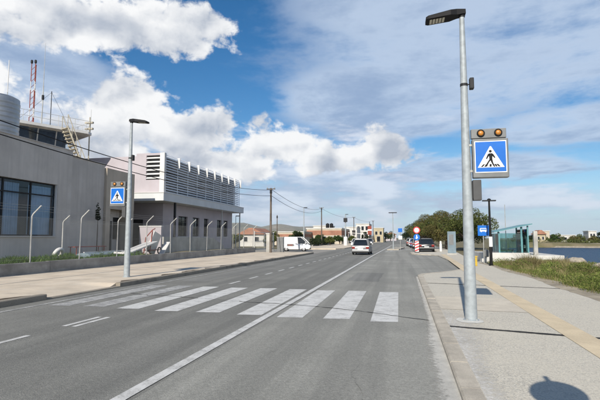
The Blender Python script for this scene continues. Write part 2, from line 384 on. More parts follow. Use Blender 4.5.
pm('terracotta', (0.33, 0.165, 0.11), rough=0.85, var=0.12, scale=0.6)
pm('cream', (0.48, 0.43, 0.34), rough=0.85, var=0.08, scale=0.5)
pm('ochre', (0.43, 0.37, 0.25), rough=0.85, var=0.08, scale=0.5)
pm('stone_rock', (0.33, 0.295, 0.24), rough=0.9, var=0.2, scale=2.5, fine=0.2, fscale=25, bump=0.8, bscale=14)
pm('bark', (0.10, 0.08, 0.06), rough=0.95, var=0.25, scale=4)
pm('paint_silver', (0.24, 0.245, 0.25), rough=0.35, var=0.02, metal=0.3, spec=0.6)
pm('paint_dark', (0.018, 0.02, 0.024), rough=0.25, var=0.05, spec=0.6)
pm('paint_white', (0.75, 0.75, 0.74), rough=0.35, var=0.04, spec=0.5)
pm('paint_red', (0.30, 0.03, 0.03), rough=0.3, var=0.04, spec=0.5)
pm('paint_blue', (0.05, 0.09, 0.2), rough=0.3, var=0.04, spec=0.5)
pm('car_glass', (0.012, 0.015, 0.018), rough=0.08, var=0.1, spec=0.7)
pm('tail_red', (0.22, 0.015, 0.012), rough=0.2, var=0.05, spec=0.6)
pm('lamp_clear', (0.75, 0.76, 0.75), rough=0.15, var=0.05, spec=0.7)
pm('rim', (0.42, 0.42, 0.43), rough=0.35, var=0.05, metal=0.6)
pm('fabric_blue', (0.19, 0.25, 0.29), rough=0.9, var=0.1)
pm('curtain', (0.36, 0.53, 0.70), rough=0.9, var=0.08, scale=1.2)
pm('rust_red', (0.26, 0.055, 0.035), rough=0.7, var=0.2, scale=4)
pm('hill_rock', (0.26, 0.23, 0.18), rough=0.95, var=0.25, scale=0.006, col2=(0.15, 0.155, 0.11), blotch=(0.02, 0.52, 0.66, 0.6, (0.34, 0.30, 0.25)))
glass_mat('glass', (0.93, 0.97, 1.0), 0.02)
glass_mat('shelter_glass', (0.70, 0.88, 0.87), 0.06)
leaf_mat('leaf_olive', [(0.055, 0.075, 0.018), (0.09, 0.115, 0.030), (0.14, 0.145, 0.045), (0.07, 0.095, 0.026)])
leaf_mat('leaf_brown', [(0.08, 0.085, 0.024), (0.13, 0.115, 0.040), (0.17, 0.14, 0.052), (0.075, 0.09, 0.026)])
leaf_mat('leaf_green', [(0.025, 0.050, 0.012), (0.045, 0.080, 0.018), (0.065, 0.10, 0.028)])
leaf_mat('leaf_dark', [(0.014, 0.024, 0.010), (0.028, 0.042, 0.014), (0.04, 0.055, 0.02)])
leaf_mat('grass_green', [(0.09, 0.14, 0.028), (0.16, 0.20, 0.045), (0.24, 0.25, 0.08), (0.12, 0.17, 0.035)], trans=0.35)
leaf_mat('grass_dry', [(0.24, 0.20, 0.09), (0.34, 0.29, 0.15), (0.17, 0.14, 0.065), (0.26, 0.24, 0.10)], trans=0.3)
leaf_mat('weed', [(0.05, 0.10, 0.02), (0.08, 0.15, 0.03), (0.12, 0.17, 0.05)], trans=0.35)

def pave_right():
    m = bpy.data.materials.new('pave_right'); m.use_nodes = True; nt = m.node_tree; N, L = nt.nodes, nt.links
    b = N['Principled BSDF']; b.inputs['Roughness'].default_value = 0.88; b.inputs['Specular IOR Level'].default_value = 0.25
    geo = N.new('ShaderNodeNewGeometry'); pos = geo.outputs['Position']
    v = N.new('ShaderNodeTexVoronoi'); v.inputs['Scale'].default_value = 78; L.new(pos, v.inputs['Vector'])
    sx = N.new('ShaderNodeSeparateColor'); L.new(v.outputs['Color'], sx.inputs[0])
    cr = N.new('ShaderNodeValToRGB'); e = cr.color_ramp.elements
    for p_, c_ in ((0.14, (0.30, 0.285, 0.255)), (0.30, (0.46, 0.435, 0.375)), (0.6, (0.55, 0.52, 0.445)), (0.85, (0.56, 0.505, 0.405))): 
        q = e.new(p_); q.color = (*c_, 1)
    e.remove(e[0]); e[len(e) - 1].color = (0.68, 0.64, 0.55, 1)
    L.new(sx.outputs[0], cr.inputs[0])
    n = N.new('ShaderNodeTexNoise'); n.inputs['Scale'].default_value = 0.7; n.inputs['Detail'].default_value = 7; n.inputs['Roughness'].default_value = 0.65; L.new(pos, n.inputs['Vector'])
    mr = N.new('ShaderNodeMapRange'); mr.inputs['From Min'].default_value = 0.3; mr.inputs['From Max'].default_value = 0.7; mr.inputs['To Min'].default_value = 0.0; mr.inputs['To Max'].default_value = 0.75; L.new(n.outputs[0], mr.inputs['Value'])
    mx = N.new('ShaderNodeMix'); mx.data_type = 'RGBA'; L.new(mr.outputs[0], mx.inputs[0]); L.new(cr.outputs[0], mx.inputs[6]); mx.inputs[7].default_value = (0.555, 0.515, 0.425, 1)
    L.new(mx.outputs[2], b.inputs['Base Color'])
    bp = N.new('ShaderNodeBump'); bp.inputs['Strength'].default_value = 0.4; bp.inputs['Distance'].default_value = 0.006; bp.invert = True
    L.new(v.outputs['Distance'], bp.inputs['Height']); L.new(bp.outputs[0], b.inputs['Normal']); M_['pave_right'] = m
pave_right()
def road_paint():
    m = bpy.data.materials.new('road_paint'); m.use_nodes = True; nt = m.node_tree; N, L = nt.nodes, nt.links
    b = N['Principled BSDF']; b.inputs['Roughness'].default_value = 0.75
    geo = N.new('ShaderNodeNewGeometry'); pos = geo.outputs['Position']
    n = N.new('ShaderNodeTexNoise'); n.inputs['Scale'].default_value = 3.5; n.inputs['Detail'].default_value = 9; n.inputs['Roughness'].default_value = 0.75; L.new(pos, n.inputs['Vector'])
    n2 = N.new('ShaderNodeTexNoise'); n2.inputs['Scale'].default_value = 45; n2.inputs['Detail'].default_value = 4; n2.inputs['Roughness'].default_value = 0.7; L.new(pos, n2.inputs['Vector'])
    ad = N.new('ShaderNodeMath'); ad.operation = 'MULTIPLY_ADD'; L.new(n2.outputs[0], ad.inputs[0]); ad.inputs[1].default_value = 0.55; L.new(n.outputs[0], ad.inputs[2])
    cr = N.new('ShaderNodeValToRGB'); e = cr.color_ramp.elements
    e[0].position = 0.56; e[0].color = (0.26, 0.257, 0.247, 1); e[1].position = 0.84; e[1].color = (0.60, 0.595, 0.57, 1)
    q = e.new(0.70); q.color = (0.47, 0.465, 0.44, 1)
    L.new(ad.outputs[0], cr.inputs[0]); L.new(cr.outputs[0], b.inputs['Base Color']); M_['road_paint'] = m
    m2 = m.copy(); m2.name = 'road_paint_worn'
    for nd in m2.node_tree.nodes:
        if nd.type == 'VALTORGB':
            for el_, p_ in zip(nd.color_ramp.elements, (0.72, 0.88, 1.0)): el_.position = p_
    M_['road_paint_worn'] = m2
road_paint()
def water():
    m = bpy.data.materials.new('sea_water'); m.use_nodes = True; nt = m.node_tree; N, L = nt.nodes, nt.links
    b = N['Principled BSDF']; b.inputs['Base Color'].default_value = (0.012, 0.045, 0.105, 1); b.inputs['Roughness'].default_value = 0.3; b.inputs['Specular IOR Level'].default_value = 0.10; b.inputs['IOR'].default_value = 1.33
    geo = N.new('ShaderNodeNewGeometry'); mp = N.new('ShaderNodeMapping'); mp.inputs['Scale'].default_value = (0.7, 1.6, 1); L.new(geo.outputs['Position'], mp.inputs[0])
    n = N.new('ShaderNodeTexNoise'); n.inputs['Scale'].default_value = 1.3; n.inputs['Detail'].default_value = 6; n.inputs['Roughness'].default_value = 0.62; L.new(mp.outputs[0], n.inputs['Vector'])
    bp = N.new('ShaderNodeBump'); bp.inputs['Strength'].default_value = 0.9; bp.inputs['Distance'].default_value = 0.6; L.new(n.outputs[0], bp.inputs['Height']); L.new(bp.outputs[0], b.inputs['Normal']); M_['sea_water'] = m
water()
def ground_mat():
    m = pm('ground', (0.20, 0.165, 0.10), rough=0.95, var=0.2, scale=0.25, col2=(0.11, 0.105, 0.045), fine=0.25, fscale=12, bump=0.6, bscale=20)
ground_mat()

def lime_edge(name, col):
    m = pm(name, col, rough=0.9, var=0.10, scale=3.0, fine=0.12, fscale=60); nt = m.node_tree; N, L = nt.nodes, nt.links
    at = N.new('ShaderNodeAttribute'); at.attribute_name = 'cover'
    geo = N.new('ShaderNodeNewGeometry'); no = N.new('ShaderNodeTexNoise'); no.inputs['Scale'].default_value = 14; no.inputs['Detail'].default_value = 8; no.inputs['Roughness'].default_value = 0.75; L.new(geo.outputs['Position'], no.inputs['Vector'])
    ad = N.new('ShaderNodeMath'); ad.operation = 'MULTIPLY_ADD'; L.new(no.outputs[0], ad.inputs[0]); ad.inputs[1].default_value = 1.6; L.new(at.outputs['Fac'], ad.inputs[2])
    mr = N.new('ShaderNodeMapRange'); mr.inputs['From Min'].default_value = 1.0; mr.inputs['From Max'].default_value = 1.45; L.new(ad.outputs[0], mr.inputs['Value'])
    L.new(mr.outputs[0], N['Principled BSDF'].inputs['Alpha'])
lime_edge('lime_edge', (0.50, 0.485, 0.44))
lime_edge('lime_wash', (0.62, 0.60, 0.555))

# ------------------------------------------------------------------ the setting
SK = 0.016                                   # the road drifts gently to the right of the fence line
def rx(x, y): return x + SK * y
def skew(mb):
    mb.v = [(x + SK * y, y, z) for (x, y, z) in mb.v]; return mb
PR, PL = 0.07, 0.14
def lerp_poly(pts, t):
    for (a, b) in zip(pts, pts[1:]):
        if a[0] <= t <= b[0]: return a[1] + (b[1] - a[1]) * (t - a[0]) / (b[0] - a[0])
    return pts[0][1] if t < pts[0][0] else pts[-1][1]
COAST = [(-400, 9.5), (0, 9.8), (20, 10.0), (31, 10.6), (45, 10.8), (60, 14), (100, 20), (132, 28), (139, 36), (143, 60)]
def sea_dist(x, y):
    """positive inside the sea"""
    return min(x - lerp_poly(COAST, y), 140 + 0.03 * (x - 40) + 3 * math.sin(x * 0.06) - y)
def hnoise(x, y): return math.sin(x * 1.3 + y * 0.7) * 0.5 + math.sin(x * 0.53 - y * 1.1 + 2) * 0.5
def ground_h(x, y):
    d = sea_dist(x, y) if y > -300 else x - 9.5
    if d > 0: return (-0.1 if y > 100 else 0.05) - min(d * 0.6, 3.2)
    base = -0.07
    if x > 5.6 and y < 60: base = min(0.0, -0.07 + 0.05 * (x - 5.6)) + 0.04 * hnoise(x, y) * min(1, (x - 5.6) / 2)
    elif y >= 60 and x > 9: base = 0.1 + 0.1 * hnoise(x * .3, y * .3)
    if y > 130 and x > 20: base = min(0.35, -0.1 - d * 0.03)
    return base
def axis(segs):
    out = []
    for a, b, st in segs:
        n = max(1, round((b - a) / st)); out += [a + (b - a) * i / n for i in range(n)]
    return out + [segs[-1][1]]
def build_ground():
    xs = axis([(-4000, -400, 600), (-400, -40, 60), (-40, 4, 4), (4, 20, 0.5), (20, 70, 2), (70, 300, 15), (300, 4000, 600)])
    ys = axis([(-1500, -40, 250), (-40, 4, 6), (4, 48, 1), (48, 130, 4), (130, 170, 2), (170, 400, 25), (400, 5000, 700)])
    mb = MB(); nx = len(xs)
    mb.v = [(x, y, ground_h(x, y)) for y in ys for x in xs]
    mb.f = [(j * nx + i, j * nx + i + 1, (j + 1) * nx + i + 1, (j + 1) * nx + i) for j in range(len(ys) - 1) for i in range(nx - 1)]
    tag(mb.build('ground', 'ground', smooth=True), kind='structure')
build_ground()
s = MB(); s.add([(8, -300, -1.1), (3500, -300, -1.1), (3500, 156, -1.1), (8, 156, -1.1)], [(0, 1, 2, 3)]); tag(s.build('sea', 'sea_water'), kind='structure')

# road sheet and side entrance
def strip(xs0, xs1, y0, y1, z, step=4.0):
    m = MB(); n = max(1, int((y1 - y0) / step))
    for i in range(n + 1):
        y = y0 + (y1 - y0) * i / n; m.v += [(rx(xs0, y), y, z), (rx(xs1, y), y, z)]
    m.f = [(2 * i, 2 * i + 1, 2 * i + 3, 2 * i + 2) for i in range(n)]
    return m
road = tag(strip(-9.4, 4.6, -14, 420, 0.0).build('road', 'asphalt'), kind='structure')
ap = tag(MB().add([(-40, 46, 0.006), (-8.2, 46, 0.006), (-8.0, 62, 0.006), (-40, 62, 0.006)], [(0, 1, 2, 3)]).build('side_road', 'asphalt_old'), kind='structure')

# painted markings (children of the road)
def mark(name, poly, mat='road_paint', z=0.005):
    m = MB(); n = len(poly); m.add([(rx(x, y), y, z) for x, y in poly], [tuple(range(n))]); return m.build(name, mat, road, fix=False)
def quad(x, y0, y1, w): return [(x - w / 2, y0), (x + w / 2, y0), (x + w / 2, y1), (x - w / 2, y1)]
zx = [-0.42, -1.36, -2.30, -3.20, -4.18, -5.14, -6.16, -7.12, -8.02]
for i, x in enumerate(zx):
    j = 0.06 * math.sin(i * 2.1)
    y0 = 8.85 + 0.07 * (-x) + j; y1 = 13.75 + 0.05 * (-x) + j
    w = 0.27
    mark('crosswalk_stripe', [(x - w + 0.02, y0), (x + w, y0 + 0.06), (x + w - 0.06, y1), (x - w - 0.06, y1 - 0.04)], 'road_paint' if i < 7 else 'road_paint_worn')
cl = MB(); ys = axis([(-2, 110, 2)])
for y in ys:
    w = 0.075; c = -2.80 + 0.02 * math.sin(y * 0.11); cl.v += [(rx(c - w, y), y, 0.0085), (rx(c + w, y), y, 0.0085)]
cl.f = [(2 * i, 2 * i + 1, 2 * i + 3, 2 * i + 2) for i in range(len(ys) - 1)]
cl.build('centre_line', 'road_paint', road, fix=False)
for y in [5.1, ]: mark('lane_dash', quad(-6.05, y, y + 1.35, 0.10))
mark('lane_dash', quad(-6.06, 7.25, 8.25, 0.10)); mark('lane_dash', quad(-5.86, 7.25, 8.25, 0.10))
for k in range(26):
    y = 15.0 + 2.1 * k; mark('lane_dash', quad(-5.98, y, y + 1.05, 0.11))
mark('edge_line', quad(-8.52, -8, 44, 0.10), 'road_paint_worn', 0.006)
# hatched splitter island in the distance
for k in range(6): mark('hatch_bar', [(1.0 - 3.2, 56 + k * 3.0), (1.0 - 3.0, 56 + k * 3.0), (1.6 - 3.0, 57.6 + k * 3.0), (1.6 - 3.2, 57.6 + k * 3.0)])
mark('edge_line', [(-2.3, 53), (-2.15, 53), (0.3, 78), (0.15, 78)]); mark('edge_line', [(-1.9, 53), (-1.75, 53), (2.2, 76), (2.05, 76)])
mark('give_way_bar', quad(1.2, 62, 62.5, 2.2)); mark('give_way_bar', quad(1.4, 66, 66.5, 2.2))
# cracks across the road
def crack(pts, w, seed):
    rnd = random.Random(seed); path = []
    for (a, b) in zip(pts, pts[1:]):
        n = max(2, int(math.dist(a, b) / 0.12))
        for i in range(n): t = i / n; path.append((a[0] + (b[0] - a[0]) * t + rnd.gauss(0, .012), a[1] + (b[1] - a[1]) * t + rnd.gauss(0, .02)))
    path.append(pts[-1]); m = MB()
    for (x, y) in path:
        ww = w * rnd.uniform(0.4, 1.5); m.v += [(x, y - ww, 0.0105), (x, y + ww, 0.0105)]
    m.f = [(2 * i, 2 * i + 1, 2 * i + 3, 2 * i + 2) for i in range(len(path) - 1)]
    return m.build('crack', 'crack', road, fix=False)
crack([(-3.95, 10.95), (-3.2, 10.8), (-2.4, 10.65), (-1.5, 10.38), (-0.6, 9.95), (0.1, 9.5), (0.58, 9.22)], 0.018, 1)
crack([(-7.6, 11.9), (-6.8, 11.6), (-5.9, 11.5), (-5.2, 11.3)], 0.014, 2)
crack([(-5.0, 11.25), (-3.95, 10.95)], 0.006, 3)
crack([(-4.3, 3.4), (-4.1, 4.6), (-4.25, 5.6), (-3.95, 7.1), (-4.05, 8.4)], 0.0035, 4)
crack([(-1.1, 14.6), (-0.9, 16.8), (-1.0, 19.0), (-0.7, 22.5)], 0.006, 5)
crack([(-7.3, 6.5), (-6.9, 7.9), (-7.1, 9.0)], 0.004, 6)
crack([(-0.3, 4.4), (-0.55, 5.5), (-0.4, 6.6), (-0.6, 8.2)], 0.003, 7)

# the lane on the right was laid with a paler stone
ln = MB(); ys = axis([(-12, 120, .5)]); rl_ = random.Random(8)
for y in ys: ln.v += [(rx(-2.66 + rl_.uniform(-.012, .012), y), y, .0016), (rx(.53 if y < 19.6 else (3.2 if y < 50 else .9), y), y, .0016)]
ln.f = [(2 * i, 2 * i + 1, 2 * i + 3, 2 * i + 2) for i in range(len(ys) - 1)]
ln.build('lane_surface', 'asphalt_pale', road, fix=False)
# trench repairs in the asphalt
for poly in ([(-7.9, 15.6), (-6.9, 15.5), (-6.6, 24.0), (-7.6, 24.1)], [(-1.9, 17.0), (-0.7, 16.9), (-0.6, 21.0), (-1.8, 21.2)]):
    m = MB(); rp = random.Random(3); pts = []
    for (a, b) in zip(poly, poly[1:] + poly[:1]):
        n = max(3, int(math.dist(a, b) / .25)); pts += [(a[0] + (b[0] - a[0]) * i / n + rp.gauss(0, .015), a[1] + (b[1] - a[1]) * i / n + rp.gauss(0, .015), .0032) for i in range(n)]
    m.add(pts, [tuple(range(len(pts)))]).build('asphalt_patch', 'asphalt_patch', road, fix=False)
# ---- right pavement with kerb
EDGE = [(0.50, -10), (0.52, 5), (0.52, 12), (0.50, 19.5), (0.66, 20.2), (1.15, 20.9), (2.05, 22.3), (2.82, 24.0), (3.05, 25.5), (2.85, 41.5), (2.35, 43.2),
        (1.2, 44.3), (0.65, 45.4), (0.52, 50.0), (0.9, 50.9), (3.0, 51.3), (3.5, 52.2), (3.3, 140), (1.5, 400)]
def offset(poly, d):
    out = []
    for i, p in enumerate(poly):
        a = poly[max(i - 1, 0)]; b = poly[min(i + 1, len(poly) - 1)]
        t = Vector((b[0] - a[0], b[1] - a[1])).normalized(); out.append((p[0] + t.y * d, p[1] - t.x * d))
    return out
EW = [(rx(x, y), y) for x, y in EDGE]
IN = offset(EW, 0.21)
def J1(x): return 8.36 - 0.24 * (x - 0.8)
def J2(x): return 16.10 - 0.25 * (x - 0.95)
def inner_x(y):
    for (a, b) in zip(IN, IN[1:]):
        if a[1] <= y <= b[1]: return a[0] + (b[0] - a[0]) * (y - a[1]) / (b[1] - a[1])
pavement = tag(MB().prism([(inner_x(-9), -9), (5.05, -9), (5.05, J1(5.05) - .05), (inner_x(8.2), J1(0.8) - .05)], 'z', -0.12, PR).build('pavement', 'pave_right'), kind='structure')
MB().prism([(inner_x(8.4), J1(0.8) + .055), (5.05, J1(5.05) + .055), (5.05, J2(5.05) - .05), (inner_x(16), J2(0.85) - .05)], 'z', -0.12, PR).build('paving_slab', 'pave_right', pavement)
i0 = next(i for i, p in enumerate(IN) if p[1] > 19)
far = [p for p in IN[i0:]]
def sl(name, poly): return MB().prism(poly, 'z', -0.12, PR).build(name, 'pave_right', pavement)
# slab behind the bay, split in strips so that every outline stays simple
def slabrun(y0, y1, xr0, xr1, n):
    pts = [q for q in far if y0 < q[1] < y1]
    left = [(inner_x(y0), y0)] + pts + [(inner_x(y1), y1)]
    return sl('paving_slab', [(xr0, y0), (xr1, y1)] + left[::-1])
sl('paving_slab', [(inner_x(16.3), J2(0.85) + .05), (5.05, J2(5.05) + .05), (5.05, 16.6), (inner_x(16.6), 16.6)])
slabrun(16.6, 20.1, 5.05, 5.05, 1)
slabrun(20.1, 25.4, 5.05, 5.1, 1)
slabrun(25.404, 41.3, 5.1, 5.6, 1)
slabrun(41.304, 50.0, 5.6, 6.2, 1)
slabrun(52.3, 140, 6.3, 8.5, 1)
sl('paving_slab', [(6.2, 50.004), (6.3, 52.296), (inner_x(52.3), 52.296), (IN[15][0] + .05, IN[15][1]), (IN[14][0], IN[14][1]), (inner_x(50.0) , 50.004)])
# dark sealed joints across the pavement, ragged along their edges
for J in (J1, J2):
    a, b = inner_x(J(0.8)) + .01, 5.04; m = MB(); n = 60; rj = random.Random(17)
    for i in range(n + 1):
        x = a + (b - a) * i / n; m.v += [(x, J(x) - .062 + rj.uniform(-.012, .008), PR + .0022), (x, J(x) + .066 + rj.uniform(-.008, .012), PR + .0022)]
    m.f = [(2 * i, 2 * i + 1, 2 * i + 3, 2 * i + 2) for i in range(n)]; m.build('joint_seal', 'crack', pavement, fix=False)
# pale mortar washed over the pavement beside the kerb
m = MB(); ys = axis([(2, 12.0, .2)]); cov = []
for y in ys:
    w = 0.55 + .25 * math.sin(y * .9); k = max(0, min(1, (12.0 - y) / 3)) ; x0 = inner_x(y) + .005
    m.v += [(x0, y, PR + .0015), (x0 + w * .5, y, PR + .0015), (x0 + w, y, PR + .0015)]; cov += [.52 * k, .34 * k, 0.0]
m.f = [q for i in range(len(ys) - 1) for q in ((3 * i, 3 * i + 1, 3 * i + 4, 3 * i + 3), (3 * i + 1, 3 * i + 2, 3 * i + 5, 3 * i + 4))]
go = m.build('mortar_wash', 'lime_wash', pavement, fix=False); go.data.attributes.new('cover', 'FLOAT', 'POINT').data.foreach_set('value', cov)
# kerb stones
def kerb_run(edge, inn, y_max, parent, mat, zt, length=1.0, face=0.0):
    acc = []
    for i in range(len(edge) - 1):
        a, b, c, d = map(Vector, (edge[i], edge[i + 1], inn[i], inn[i + 1]))
        if edge[i][1] > y_max: break
        n = max(1, round((b - a).length / length))
        for k in range(n):
            t0, t1 = k / n + 0.0015 / max((b - a).length, .1), (k + 1) / n - 0.0015 / max((b - a).length, .1)
            p = [a.lerp(b, t0), a.lerp(b, t1), c.lerp(d, t1), c.lerp(d, t0)]
            ym = (p[0].y + p[1].y) / 2
            z = zt(ym) + random.uniform(-.004, .004); bv = min(0.02, z * .4)
            m = MB(); q = [a2 + (c2 - a2) * 0.09 for a2, c2 in ((p[0], p[3]), (p[1], p[2]))]
            e = [p[3] + (p[0] - p[3]) * 0.02, p[2] + (p[1] - p[2]) * 0.02]
            v = [(p[0].x, p[0].y, -0.1), (p[1].x, p[1].y, -0.1), (e[1].x, e[1].y, -0.1), (e[0].x, e[0].y, -0.1),
                 (p[0].x, p[0].y, z - bv), (p[1].x, p[1].y, z - bv), (q[1].x, q[1].y, z), (q[0].x, q[0].y, z), (e[1].x, e[1].y, z), (e[0].x, e[0].y, z)]
            f = [(3, 2, 1, 0), (0, 1, 5, 4), (4, 5, 6, 7), (7, 6, 8, 9), (2, 3, 9, 8), (0, 4, 7, 9, 3), (1, 2, 8, 6, 5)]
            acc.append(m.add(v, f).build('kerbstone', mat, parent))
    return acc
kerb_run(EW, IN, 60, pavement, 'kerb', lambda y: PR + 0.006)
# thin mortar slurry spilled along the gutter, fading out over the asphalt
rnd = random.Random(4); gl = MB(); ys = axis([(-2, 19.4, 0.2)]); cov = []
for y in ys:
    w = 0.30 - 0.14 * max(0, min(1, (y - 7.6) / 1.4))
    gl.v += [(rx(0.515, y) - w, y, 0.005), (rx(0.515, y) - w * .5, y, 0.006), (rx(0.52, y), y, 0.010)]; cov += [0.0, .55, 1.0]
gl.f = [q for i in range(len(ys) - 1) for q in ((3 * i, 3 * i + 1, 3 * i + 4, 3 * i + 3), (3 * i + 1, 3 * i + 2, 3 * i + 5, 3 * i + 4))]
go = gl.build('gutter_mortar', 'lime_edge', pavement, fix=False)
at_ = go.data.attributes.new('cover', 'FLOAT', 'POINT'); at_.data.foreach_set('value', cov)
# guide strip for the blind: ribbed concrete, with a branch to the crossing
gs = MB(); ys = axis([(-2, 44, 1.0)])
def gx(y): return 2.72 + 0.030 * (y - 7) if y < 22 else 3.17 + 0.045 * (y - 22)
for k in range(8):
    for y in ys:
        x0 = gx(y) - 0.21 + k * 0.0525; 
        gs.v += [(x0, y, PR + .006), (x0 + .012, y, PR + .011), (x0 + .036, y, PR + .011), (x0 + .0525, y, PR + .006)]
n = len(ys)
for k in range(8):
    b = k * n * 4
    for i in range(n - 1):
        for c in range(3): gs.f.append((b + i * 4 + c, b + i * 4 + c + 1, b + i * 4 + 5 + c, b + i * 4 + 4 + c))
gs.build('guide_strip', 'tactile', pavement, fix=False)
MB().add([(inner_x(10.0) + .02, 10.3, PR + .005), (gx(10.2) - .215, 10.15, PR + .005), (gx(12.4) - .215, 12.3, PR + .005), (inner_x(12.6) + .02, 12.6, PR + .005)], [(0, 1, 2, 3)]).build('guide_strip', 'smooth_concrete', pavement, fix=False)
# pale patch of mortar round the lamp post
pt = MB(); nn = 30; pts = [(1.30 + (0.24 + rnd.uniform(-.02, .02)) * math.cos(k * 2 * math.pi / nn), 9.0 + (0.30 + rnd.uniform(-.03, .03)) * math.sin(k * 2 * math.pi / nn), PR + .0055) for k in range(nn)]
pt.add(pts, [tuple(range(nn))]).build('mortar_patch', 'lime', pavement, fix=False)
# sand blown over the outer edge of the pavement
sn = MB(); ys = axis([(-4, 30, 0.25)])
for y in ys:
    w = 0.10 + 0.10 * math.sin(y * 0.9) + 0.25 * math.exp(-((y - 12.5) / 2.0) ** 2) + rnd.uniform(-.03, .03)
    sn.v += [(5.04 - max(0.02, w), y, PR + .004), (5.06, y, PR + .02), (5.9, y, 0.0)]
sn.f = [q for i in range(len(ys) - 1) for q in ((3 * i, 3 * i + 1, 3 * i + 4, 3 * i + 3), (3 * i + 1, 3 * i + 2, 3 * i + 5, 3 * i + 4))]
tag(sn.build('sandy_verge', 'sand', smooth=True, fix=False), kind='structure')

# ---- left pavement, with the kerb dropped at the crossing
LE = -9.07
def drop(y):
    t = lambda a, b: max(0, min(1, (y - a) / (b - a)))
    return t(10.15, 10.45) * (1 - t(13.0, 13.35))
xs = axis([(-14.62, -10.7, 0.98), (-10.7, LE - 0.17, 0.15)]); ys = axis([(-9, 9.5, 1.0), (9.5, 14.5, 0.12), (14.5, 45.5, 1.0)])
lp = MB(); nx = len(xs)
for y in ys:
    for x in xs:
        k = drop(y) * max(0, min(1, (x + 10.7) / 1.45)); lp.v.append((rx(x, y) if x > -14 else x, y, PL - (PL - .025) * k))
lp.f = [(j * nx + i, j * nx + i + 1, (j + 1) * nx + i + 1, (j + 1) * nx + i) for j in range(len(ys) - 1) for i in range(nx - 1)]
nb = len(lp.v); last = [(len(ys) - 1) * nx + i for i in range(nx)]
lp.v += [(lp.v[i][0], lp.v[i][1], -0.05) for i in last]; lp.f += [(last[i], last[i + 1], nb + i + 1, nb + i) for i in range(nx - 1)]
nb = len(lp.v); col_ = [j * nx + nx - 1 for j in range(len(ys))]; lp.v += [(lp.v[i][0], lp.v[i][1], -0.05) for i in col_]; lp.f += [(col_[j], col_[j + 1], nb + j + 1, nb + j) for j in range(len(ys) - 1)]
footway = tag(lp.build('footway', 'pave_left', fix=False), kind='structure')
LEW = [(rx(LE, -9), -9), (rx(LE, 10.2), 10.2), (rx(LE, 13.3), 13.3), (rx(LE, 45.5), 45.5)]
LIN = [(p[0] - 0.165, p[1]) for p in LEW]
kerb_run(LEW, LIN, 60, footway, 'kerb_left', lambda y: (PL + .008) - (PL - .03) * drop(y))
# dirt-filled gaps behind the kerb
for k, (y0, y1) in enumerate([(6.2, 9.9), (13.6, 14.6), (16.2, 17.3), (17.9, 19.6), (20.2, 21.0), (22.0, 23.0), (24.6, 25.8), (27.5, 28.6), (31, 32.4), (35, 36.2)]):
    m = MB(); ys2 = axis([(y0, y1, 0.12)]); 
    for y in ys2:
        t = min(1, (y - y0) / .3, (y1 - y) / .3); w = (0.20 + 0.04 * math.sin(y * 9 + k)) * max(0.15, t)
        m.v += [(rx(LE - 0.19 - w, y), y, PL + .005), (rx(LE - 0.175, y), y, PL + .006)]
    m.f = [(2 * i, 2 * i + 1, 2 * i + 3, 2 * i + 2) for i in range(len(ys2) - 1)]
    m.build('dirt_gap', 'soil', footway, fix=False)
# footway beyond the side entrance
l2 = MB(); l2.prism([(-15.2, 62), (-8.35, 62.6), (-7.5, 66), (-5.6, 200), (-13.5, 200)], 'z', -0.1, PL); tag(l2.build('footway', 'pave_left'), kind='structure')
# yard behind the low wall, retained at wall height
yd = MB(); xs = axis([(-60, -24, 6), (-24, -14.83, 0.6)]); ys = axis([(-10, 45.6, 0.9)]); nx = len(xs)
yd.v = [(x, y, 0.42 + 0.05 * hnoise(x, y)) for y in ys for x in xs]
yd.f = [(j * nx + i, j * nx + i + 1, (j + 1) * nx + i + 1, (j + 1) * nx + i) for j in range(len(ys) - 1) for i in range(nx - 1)]
tag(yd.build('yard', 'ground', smooth=True, fix=False), kind='structure')

# ---- far hills
def ridge(y0, x0, x1, hmax, depth, seed, col):
    rnd = random.Random(seed); ph = [rnd.uniform(0, 6.28) for _ in range(8)]
    m = MB(); n = 90; rows = 9
    for j in range(rows):
        t = j / (rows - 1)
        for i in range(n + 1):
            u = i / n; x = x0 + (x1 - x0) * u
            h = hmax * (0.62 + 0.16 * math.sin(u * 5.1 + ph[0]) + 0.10 * math.sin(u * 13 + ph[1]) + 0.07 * math.sin(u * 31 + ph[2]) + 0.04 * math.sin(u * 67 + ph[3] + t * 3))
            edge = min(1, u * 6, (1 - u) * 5)
            prof = math.sin(math.pi * min(1, t * 1.05)) ** 0.8 if t < 1 else 0
            m.v.append((x, y0 + depth * t + 30 * math.sin(u * 23 + j), max(0, h) * edge * prof * (1 + 0.10 * math.sin(u * 45 + j * 1.7)) - 1.0))
    m.f = [(j * (n + 1) + i, j * (n + 1) + i + 1, (j + 1) * (n + 1) + i + 1, (j + 1) * (n + 1) + i) for j in range(rows - 1) for i in range(n)]
    return tag(m.build('hills', col, smooth=True, fix=False), kind='structure')
ridge(1700, -1900, -40, 52, 900, 5, 'hill_rock')
ridge(2700, -3600, -80, 215, 1200, 8, 'hill_rock')

